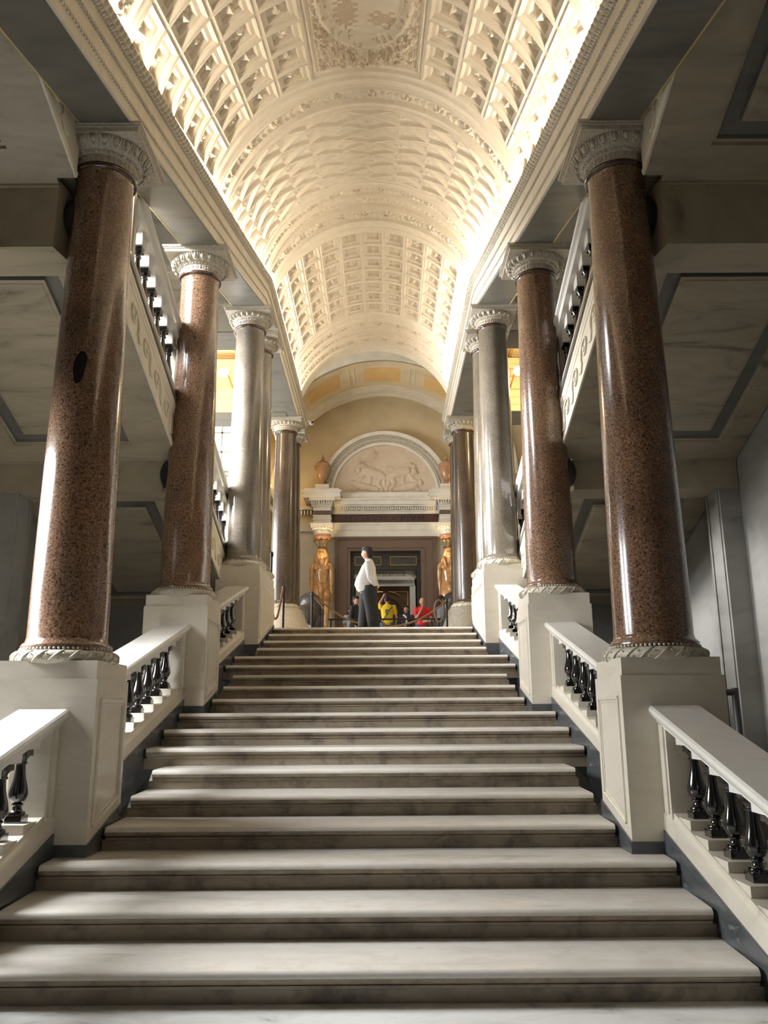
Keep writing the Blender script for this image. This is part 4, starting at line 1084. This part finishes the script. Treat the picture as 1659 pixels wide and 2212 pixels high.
    for h_, kn, an in legs:
        b.tube([(h_[0]*.9, h_[1], .92), h_, Vector(h_).lerp(Vector(kn), .5), kn, Vector(kn).lerp(Vector(an), .6), (an[0], an[1], .06)], list(legr), 16)
    mt = b.mesh('trousers', trouser, True, None); fold(mt, .005, 22, 1); meshes.append(('trousers', mt))
    b = MB()
    for h_, kn, an in legs: b.sphere((an[0], an[1]-.06, .045), (.05, .14, .05), 12, 8)
    meshes.append(('shoes', b.mesh('shoes', M['black'], True, None)))
    # hair
    b = MB()
    def rhead(p): return Matrix.Rotation(head_rot, 3, 'Z') @ Matrix.Rotation(head_pitch, 3, 'X') @ Vector(p)+Vector((headpos[0], headpos[1], 1.60))
    def hairblob(c, r):
        c2 = rhead(c); tmp = MB(); tmp.sphere((0, 0, 0), r, 16, 12)
        n = len(b.v); Rm = Matrix.Rotation(head_rot, 3, 'Z') @ Matrix.Rotation(head_pitch, 3, 'X'); b.v += [tuple(Rm @ Vector(v)+c2+Vector((random.uniform(-1, 1), random.uniform(-1, 1), random.uniform(-1, 1)))*.003) for v in tmp.v]
        for f in tmp.f: b.f.append(tuple(i+n for i in f)); b.mi.append(0)
    for c, r in hair: hairblob(tuple(hk*q for q in c), tuple(hk*q for q in r))
    if hair: meshes.append(('hair', b.mesh('hair', M['hair'], True, None)))
    if extra: meshes += extra(rhead)
    xform([m_ for _, m_ in meshes], theta, k, (0, 0, 0))
    for nm, me_ in meshes:
        o = bpy.data.objects.new(nm, me_); COL.objects.link(o); o.parent = t
    return t
SHORT = [((0, .025, .035), (.084, .090, .098)), ((0, .0, .070), (.080, .098, .066)), ((0, .055, -.03), (.072, .058, .075))]
BUZZ = [((0, .02, .03), (.0785, .089, .095))]
LONG = [((0, .035, .035), (.086, .088, .098)), ((0, .012, .078), (.080, .094, .058))]+[((0, .06, -.10), (.085, .055, .15)), ((.065, .02, -.10), (.03, .05, .14)), ((-.065, .02, -.10), (.03, .05, .14))]
norm_secs = [(.86, 0, 0, .175, .125), (.95, 0, 0, .17, .12), (1.08, 0, -.005, .165, .115), (1.22, 0, -.01, .19, .125), (1.34, 0, 0, .20, .115), (1.41, 0, .005, .165, .085), (1.455, 0, .005, .09, .07), (1.47, 0, .005, .06, .058)]
fat_secs = [(.80, 0, -.012, .175, .155), (.86, 0, -.045, .205, .19), (.97, 0, -.07, .215, .205), (1.07, 0, -.06, .21, .195), (1.19, 0, -.03, .20, .160), (1.31, 0, .0, .20, .135), (1.39, 0, .01, .17, .10), (1.44, 0, .01, .10, .075), (1.47, 0, .005, .065, .062)]
g_ex = None
def guard_extra(rh):
    b = MB(); loft(b, [(.805, 0, -.016, .190, .169), (.838, 0, -.018, .191, .170)]); return [('belt', b.mesh('belt', M['black'], True))]
person('heavy-set person in white shirt and black trousers standing at the stair head, hands behind back', (-.10, 16.4, FL), R_(-100), 1.74, M['shirt'], M['trouser'], fat_secs,
       ((.19, .02, 1.34), (.255, .07, 1.08), (.13, .155, .92)), ((-.19, .02, 1.34), (-.255, .07, 1.08), (-.06, .17, .92)), SHORT, head_rot=R_(-12), headpos=(0, -.035),
       lhand=((-.95, -.05, -.3), (0, 1, 0), .5), rhand=((.95, -.05, -.3), (0, 1, 0), .5), legr=(.15, .152, .145, .132, .125, .115), hk=1.1, legs=(((.08, .03, .80), (.10, .085, .46), (.11, .125, .09)), ((-.08, -.04, .80), (-.10, -.09, .46), (-.11, -.125, .09))), extra=guard_extra)
def yellow_extra(rh):
    b = MB(); b.box(-.0, .001, 0, .001, 0, .001)
    s_ = MB(); pts = [(-.155, .06, 1.40), (-.09, .135, 1.33), (.0, .138, 1.18), (.10, .128, 1.03), (.16, .08, .93)]
    for p_, q_ in zip(pts[:-1], pts[1:]): s_.tube([p_, q_], .014, 6)
    st_ = ('strap', s_.mesh('strap', M['black'], True))
    p = MB(); p.sphere((.02, .118, 1.22), (.045, .012, .06), 10, 8)
    for i in range(4): p.tube([(.02-.03+.02*i, .128, 1.24), (.02-.04+.027*i, .130, 1.31)], .009, 5)
    ph = MB(); ph.box(.05, .125, -.20, -.19, 1.735, 1.875)
    return [st_, ('shirt_print', p.mesh('shirt_print', M['gshirt'], True)), ('phone_in_hand', ph.mesh('phone_in_hand', M['phone']))]
person('person in yellow T-shirt seen from behind, raising a phone to photograph', (.30, 22.5, FL), R_(180), 1.60, M['yshirt'], M['jeans'], norm_secs,
       ((.19, 0, 1.37), (.24, -.22, 1.50), (.12, -.19, 1.70)), ((-.19, 0, 1.37), (-.27, .02, 1.10), (-.24, -.10, .88)), BUZZ+[((0, .03, .02), (.081, .09, .10))], sleeve=.5,
       lhand=((-.3, 0, 1), (-.2, -.6, 0), .6), extra=yellow_extra)
def red_extra(rh):
    b = MB(); b.rings([[(-.05, -.36, 1.06), (.26, -.36, 1.10), (.26, -.30, 1.00), (-.05, -.30, .97)], [(-.05, -.362, 1.064), (.26, -.362, 1.104), (.26, -.302, 1.004), (-.05, -.302, .974)]]); return [('paper_sheet', b.mesh('paper_sheet', M['paper']))]
person('balding person in red T-shirt, hand on chin, holding a white sheet', (1.30, 23.6, FL), R_(8), 1.69, M['rshirt'], M['jeans'], norm_secs,
       ((.19, 0, 1.37), (.24, -.10, 1.09), (.12, -.30, 1.03)), ((-.19, 0, 1.37), (-.20, -.16, 1.10), (-.03, -.16, 1.40)), [((0, .03, .02), (.079, .085, .088))], sleeve=.5, rhand=((.15, .1, 1), (.3, .6, 0), .9), head_pitch=R_(6), extra=red_extra)
person('person with long black hair and a black and white top, face turned to the stairs', (.88, 24.6, FL), R_(-10), 1.58, M['dshirt'], M['dshirt'], norm_secs,
       ((.18, 0, 1.37), (.23, .02, 1.10), (.14, -.14, .95)), ((-.18, 0, 1.37), (-.24, .02, 1.10), (-.14, -.14, .95)), LONG, head_rot=R_(-8),
       extra=lambda rh: [('scarf', (lambda q: (q.tube([(-.09, -.09, 1.42), (0, -.125, 1.36), (.03, -.13, 1.2), (-.03, -.125, 1.05)], [.03, .035, .03, .03], 8), q.mesh('scarf', M['shirt'], True))[1])(MB()))])
person('dark-haired person in grey-blue top turning away behind the right barrier post', (1.74, 22.2, FL), R_(100), 1.55, M['gshirt'], M['jeans'], norm_secs,
       ((.18, 0, 1.37), (.24, .02, 1.10), (.16, -.12, .92)), ((-.18, 0, 1.37), (-.24, .02, 1.10), (-.16, -.12, .92)), LONG, head_pitch=R_(18))
person('person in light blue top, pale face and hand just left of the white-shirted person', (-.82, 25.4, FL), R_(40), 1.66, M['bshirt'], M['jeans'], norm_secs,
       ((.18, 0, 1.37), (.22, -.14, 1.10), (.06, -.22, 1.36)), ((-.18, 0, 1.37), (-.24, .02, 1.10), (-.16, -.16, 1.00)), SHORT, sleeve=.5)
person('person in black clothes mostly hidden behind the white-shirted person', (-.60, 23.6, FL), R_(60), 1.74, M['dshirt'], M['trouser'], norm_secs,
       ((.19, 0, 1.37), (.25, .02, 1.10), (.18, -.10, .88)), ((-.19, 0, 1.37), (-.25, .02, 1.10), (-.18, -.10, .88)), SHORT)

# ------------------------------------------------------------------ telamon statues
def telamon(cx, label):
    k = 2.80/1.72; zb = 4.02; yc = 27.0
    t = thing('statue', label, 'statue', (cx, yc, FL), 'granite statues flanking the door')
    J = {'pelvis': (0, 0, .93, .135, .11), 'waist': (0, 0, 1.06, .135, .10), 'ribs': (0, -.005, 1.19, .160, .108), 'chest': (0, -.01, 1.29, .175, .115), 'neckb': (0, 0, 1.41, .085), 'neck': (0, 0, 1.475, .060), 'skull': (0, 0, 1.56, .06)}
    E = [('pelvis', 'waist'), ('waist', 'ribs'), ('ribs', 'chest'), ('chest', 'neckb'), ('neckb', 'neck'), ('neck', 'skull')]
    for s, nm in ((1, 'l'), (-1, 'r')):
        J[nm+'sh'] = (s*.172, 0, 1.365, .062); J[nm+'bi'] = (s*.196, .0, 1.24, .056); J[nm+'el'] = (s*.198, .01, 1.09, .048); J[nm+'fa'] = (s*.194, -.01, .99, .047); J[nm+'wrist'] = (s*.188, -.02, .84, .035)
        E += [('neckb', nm+'sh'), (nm+'sh', nm+'bi'), (nm+'bi', nm+'el'), (nm+'el', nm+'fa'), (nm+'fa', nm+'wrist')]
        hand(J, E, nm, (s*.188, -.02, .84), (0, -.1, -1), (-s*.4, -1, 0), .9)
        fy = -.10 if s > 0 else .03
        J[nm+'hip'] = (s*.095, 0, .84, .105); J[nm+'knee'] = (s*.10, fy*.6, .46, .068); J[nm+'cf'] = (s*.10, fy*.8, .32, .066); J[nm+'ank'] = (s*.10, fy, .08, .045); J[nm+'toe'] = (s*.10, fy-.15, .03, .035)
        E += [('pelvis', nm+'hip'), (nm+'hip', nm+'knee'), (nm+'knee', nm+'cf'), (nm+'cf', nm+'ank'), (nm+'ank', nm+'toe')]
    b = MB(); mesh_to_mb(skin_mesh('body', J, E, None, 2, 'pelvis'), b); head(b, (0, -.01, 1.60), 1.0)
    for s in (-1, 1): b.sphere((s*.080, -.070, 1.305), (.088, .040, .062), 14, 10)
    parts = [('body', b.mesh('body', [M['statue'], M['lotus']], True, None))]
    b = MB(); loft(b, [(.62, -.0, -.02, .185, .125), (.72, 0, -.02, .19, .13), (.85, 0, -.01, .185, .13), (.97, 0, 0, .165, .118), (1.0, 0, 0, .160, .115)])
    b.tube([(-.05, -.14, .98), (0, -.155, .85), (.0, -.16, .64)], [.05, .055, .045], 8)
    for i in range(6): b.tube([(.15-.01*i, -.10-.008*i, .97-.02*i), (.05-.01*i, -.145, .85-.045*i), (-.10, -.115, .72-.02*i)], .007, 5)
    b.tube([(a_[0], a_[1], .985) for a_ in [(.165*math.cos(q), .118*math.sin(q)) for q in np.linspace(0, 2*math.pi, 24)]], .014, 6)
    parts.append(('kilt', b.mesh('kilt', M['statue'], True, None)))
    b = MB(); loft(b, [(1.39, 0, .05, .175, .05), (1.43, 0, .04, .172, .062), (1.49, 0, .03, .155, .078), (1.56, 0, .025, .134, .095), (1.63, 0, .015, .112, .104), (1.69, 0, .01, .092, .100), (1.725, 0, .01, .062, .07)])
    b.tube([(a_[0]*.083, -.01-.092*a_[1], 1.665) for a_ in [(math.cos(q), math.sin(q)) for q in np.linspace(.1, math.pi-.1, 10)]], .013, 6)
    for s in (-1, 1):
        b.tube([(s*.10, .0, 1.56), (s*.105, -.045, 1.47), (s*.085, -.10, 1.40), (s*.075, -.125, 1.30)], [.036, .034, .026, .018], 8)
    b.box(-.02, .02, .05, .12, .1, 1.45)
    parts.append(('headdress', b.mesh('headdress', M['statue'], True, 50)))
    xform([m_ for _, m_ in parts], 0, k, (0, 0, zb-FL))
    for nm, me_ in parts:
        o = bpy.data.objects.new(nm, me_); COL.objects.link(o); o.parent = t
    zt = zb+1.72*k
    b = MB(); b.lathe([(.12, 0), (.125, .05), (.14, .12), (.17, .19), (.215, .235), (.22, .25), (.16, .27)], (cx, yc, zt-.01), 24)
    for j in range(8):
        a = 2*math.pi*j/8; c, s = math.cos(a), math.sin(a)
        b.tube([(cx+.13*c, yc+.13*s, zt+.02), (cx+.16*c, yc+.16*s, zt+.13), (cx+.20*c, yc+.20*s, zt+.21), (cx+.27*c, yc+.27*s, zt+.235), (cx+.285*c, yc+.285*s, zt+.20)], [.03, .045, .05, .035, .012], 6)
    b.build('lotus_capital', M['lotus'], t, True, 50)
    b = MB(); b.lathe([(.20, .255), (.255, .265), (.265, .31), (.285, .33), (.29, .38), (.28, .405)], (cx, yc, zt), 32); b.build('granite_drum', M['ring'], t, True, 40)
    z0 = zt+.405
    b = MB(); b.lathe([(.265, 0), (.265, .05), (.275, .07), (.28, .17), (.30, .19), (.33, .235), (.34, .26), (.30, .265)], (cx, yc, z0), 32)
    for j in range(20):
        a = 2*math.pi*j/20; b.sphere((cx+.325*math.cos(a), yc+.325*math.sin(a), z0+.225), (.03, .03, .045), 8, 6)
        for q in range(2): b.sphere((cx+.28*math.cos(a+.15*q), yc+.28*math.sin(a+.15*q), z0+.09+.05*q), (.022, .022, .02), 6, 4)
    b.box(cx-.36, cx+.36, yc-.36, yc+.36, z0+.262, z0+.33); b.box(cx-.38, cx+.38, yc-.38, yc+.38, z0+.33, z0+.37)
    b.build('white_capital', M['portal'], t, True, 40)
    b = MB(); b.box(cx-.46, cx+.46, yc-.46, yc+.40, FL, zb-.12); b.box(cx-.50, cx+.50, yc-.50, yc+.44, zb-.12, zb); b.box(cx-.5, cx+.5, yc-.5, yc+.44, FL, FL+.2); b.build('base', M['cap'], t)
    # small lamp behind the statue washing the wall and the capital
    spot('statue_light', (cx+(.35 if cx < 0 else -.35), 26.2, 5.4), (cx, 27.0, 7.5), 260, (1, .72, .38), 36)
    point('statue_wash', (cx+(.62 if cx < 0 else -.62), 27.6, 6.0), 12, (1, .72, .38), .05)
telamon(-1.83, 'left orange granite statue of a standing man in kilt and headcloth beside the door')
telamon(2.37, 'right orange granite statue of a standing man in kilt and headcloth beside the door')

# ------------------------------------------------------------------ sphinxes
def sphinx(cx, s, label):
    t = thing('sphinx', label, 'statue', (cx, 23.9, FL), 'dark granite sphinxes')
    b = MB()
    b.sphere((cx, 23.5, FL+1.02), (.42, .5, .48), 24, 16); b.sphere((cx, 24.3, FL+1.08), (.36, .8, .42), 24, 16); b.sphere((cx, 25.0, FL+1.12), (.34, .45, .46), 20, 14)
    for q in (-1, 1):
        b.sphere((cx+q*.34, 23.6, FL+.88), (.17, .42, .34), 16, 12); b.tube([(cx+q*.40, 23.45, FL+.68), (cx+q*.42, 24.1, FL+.66)], [.10, .085], 10)
        b.tube([(cx+q*.22, 25.1, FL+.72), (cx+q*.24, 26.0, FL+.68)], [.12, .10], 10)
    b.tube([(cx+s*.1, 23.05, FL+.9), (cx+s*.35, 23.0, FL+.7), (cx+s*.5, 23.3, FL+.66)], [.06, .05, .04], 8)
    b.build('body', M['sphinx'], t, True, None)
    b = MB(); b.sphere((cx, 25.0, FL+1.78), (.24, .26, .26), 20, 14); b.tube([(cx, 24.95, FL+1.3), (cx, 25.0, FL+1.6)], [.22, .17], 14)
    b.build('head', M['sphinx'], t, True, None)
    b = MB(); b.sphere((cx, 24.92, FL+1.74), (.33, .26, .31), 20, 14); loft(b, [(FL+1.25, cx, 24.9, .36, .20), (FL+1.5, cx, 24.88, .37, .22), (FL+1.75, cx, 24.9, .32, .22)]); b.build('headcloth', M['sphinx'], t, True, 60)
    b = MB(); b.box(cx-.55, cx+.55, 23.0, 26.2, FL, FL+.5); b.box(cx-.60, cx+.60, 22.95, 26.25, FL+.5, FL+.58); b.build('base', M['cap'], t)
sphinx(-2.02, 1, 'dark granite sphinx behind the left barrier posts, seen from the rear')
sphinx(2.32, -1, 'dark granite sphinx behind the right barrier post, seen from the rear')

# ================================================================== BARRIERS
def stanchion(x, y, label, h=.98, hook=False, z0=FL):
    t = thing('stanchion', label, 'barrier post', (x, y, z0), 'rope barrier posts')
    b = MB(); b.lathe([(.15, 0), (.15, .02), (.05, .035), (.03, .05)], (x, y, z0), 20); b.build('base', M['metal'], t, True, 40)
    b = MB(); b.lathe([(.024, .04), (.024, h-.10)], (x, y, z0), 14); b.build('post', M['metal'], t, True, 40)
    b = MB(); b.lathe([(.03, h-.12), (.036, h-.10), (.036, h-.03), (.03, h-.02), (.012, h)], (x, y, z0), 14)
    if hook: b.tube([(x, y, z0+h-.05), (x-.10, y, z0+h-.02), (x-.17, y, z0+h-.06), (x-.18, y, z0+h-.16)], .014, 6)
    b.build('cap', M['metal'], t, True, 40)
    return Vector((x, y, z0+h-.07))
p1 = stanchion(-1.79, 16.4, 'black barrier post with hanging rope beside the left dark column')
p2 = stanchion(-1.30, 17.3, 'black barrier post in front of the left sphinx')
p3 = stanchion(-1.23, 19.4, 'black barrier post in front of the left statue')
p4 = stanchion(1.60, 18.4, 'black barrier post with a hooked top in front of the right sphinx', hook=True)
p5 = stanchion(-2.17, 17.3, 'short brown post with a metal cap beside the left grey columns', h=1.84)
def rope(pts, label, r=.020):
    P_ = [Vector(p) for p in pts]; out = []
    for i in range(len(P_)-1):
        for j in range(8):
            u = j/8; p0 = P_[max(i-1, 0)]; q0 = P_[i]; q1 = P_[i+1]; p3_ = P_[min(i+2, len(P_)-1)]
            out.append(.5*((2*q0)+(q1-p0)*u+(2*p0-5*q0+4*q1-p3_)*u*u+(3*q0-p0-3*q1+p3_)*u**3))
    out.append(P_[-1]); b = MB(); b.tube(out, r, 8); tag(b.build('rope', M['rope'], None, True, None), label, 'rope', 'barrier ropes')
rope([p1+Vector((-.01, -.03, .02)), p1+Vector((-.05, -.04, -.25)), p1+Vector((-.11, -.04, -.55)), p1+Vector((-.17, -.03, -.60)), p1+Vector((-.20, .02, -.50))], 'tan rope hanging loose from the leftmost barrier post', .022)
rope([p2, (-.95, 17.5, FL+.66), (-.60, 17.6, FL+.44), (-.20, 17.7, FL+.32), (.1, 17.8, FL+.30)], 'brown rope sagging to the right from the post by the left sphinx')
rope([p2+Vector((.02, 0, -.02)), (-1.15, 18.3, FL+.78), p3+Vector((0, 0, -.02))], 'short brown rope between the two posts by the left sphinx')
rope([p4, (1.35, 18.4, FL+.72), (1.0, 18.3, FL+.50), (.6, 18.2, FL+.36), (.2, 18.0, FL+.30)], 'brown rope sagging to the left from the hooked post')
b = MB(); lp = [(1.42+.10*math.cos(a), 18.3, FL+.68+.24*math.sin(a)) for a in np.linspace(0, 2*math.pi, 24)]; b.tube(lp, .016, 6, False)
tag(b.build('rope', M['rope'], None, True, None), 'coiled tan rope loop hanging beside the hooked post', 'rope', 'barrier ropes')
t = thing('barrier_rail', 'low black metal rail across the hall in front of the visitors', 'barrier', (.25, 20.4, FL))
b = MB(); b.tube([(-1.15, 20.4, FL+.73), (1.6, 20.4, FL+.73)], .022, 8); b.build('rail', M['metal'], t, True)
for x in (-1.10, 1.55, 1.38):
    b = MB(); b.tube([(x, 20.4, FL), (x, 20.4, FL+.73)], .022, 8); b.build('post', M['metal'], t, True)
# grey metal railing beside the right pedestal
t = thing('railing', 'grey tubular metal railing behind the nearest right pedestal', 'railing', (3.45, 8.0, 0))
b = MB(); b.tube([(3.02, 8.0, 1.66), (3.50, 8.0, 1.66)], .032, 12); b.build('rail', M['greymetal'], t, True)
b = MB(); b.tube([(3.50, 8.0, 0), (3.50, 8.0, 1.70)], .034, 12); b.build('post', M['greymetal'], t, True)
b = MB(); b.tube([(3.40, 8.03, 0), (3.40, 8.03, 1.42)], .010, 8); b.tube([(3.36, 8.0, 1.63), (3.36, 8.0, 1.56)], .014, 8); b.build('thin_rod', M['metal'], t, True)
b = MB(); b.box(3.27, 3.34, 8.06, 8.12, .4, 1.42); b.build('gate_board', M['wood'], t)
# security camera under the left entablature end
t = thing('security_camera', 'small white security camera at the far end of the left entablature', 'camera', (-1.72, 20.95, 9.05))
b = MB(); b.sphere((-1.70, 20.98, 9.04), (.06, .09, .06), 14, 10); b.build('housing', M['camwhite'], t, True)
b = MB(); b.tube([(-1.82, 20.92, 9.08), (-1.72, 20.97, 9.06)], .025, 8); b.build('bracket', M['camwhite'], t, True)
b = MB(); b.sphere((-1.67, 20.90, 9.03), (.03, .02, .03), 10, 8); b.build('lens', M['phone'], t, True)

# ------------------------------------------------------------------ hall lamps and added fill
area('hall_fill', (.2, 19.9, 12.6), (.2, 28, 7.0), 7, 2.6, 70, (1.0, .93, .80), 120)  # added fill, hidden behind the vault end wall to even out the hall
point('hall_lamp', (-3.0, 26.6, 8.95), 28, (1, .68, .32), .1)
point('hall_lamp', (3.3, 26.6, 8.95), 12, (1, .70, .36), .1)
area('rotunda_light', (.3, 28.9, 8.2), (.3, 29.8, 5), 1.5, .5, 36, (1, .95, .85))
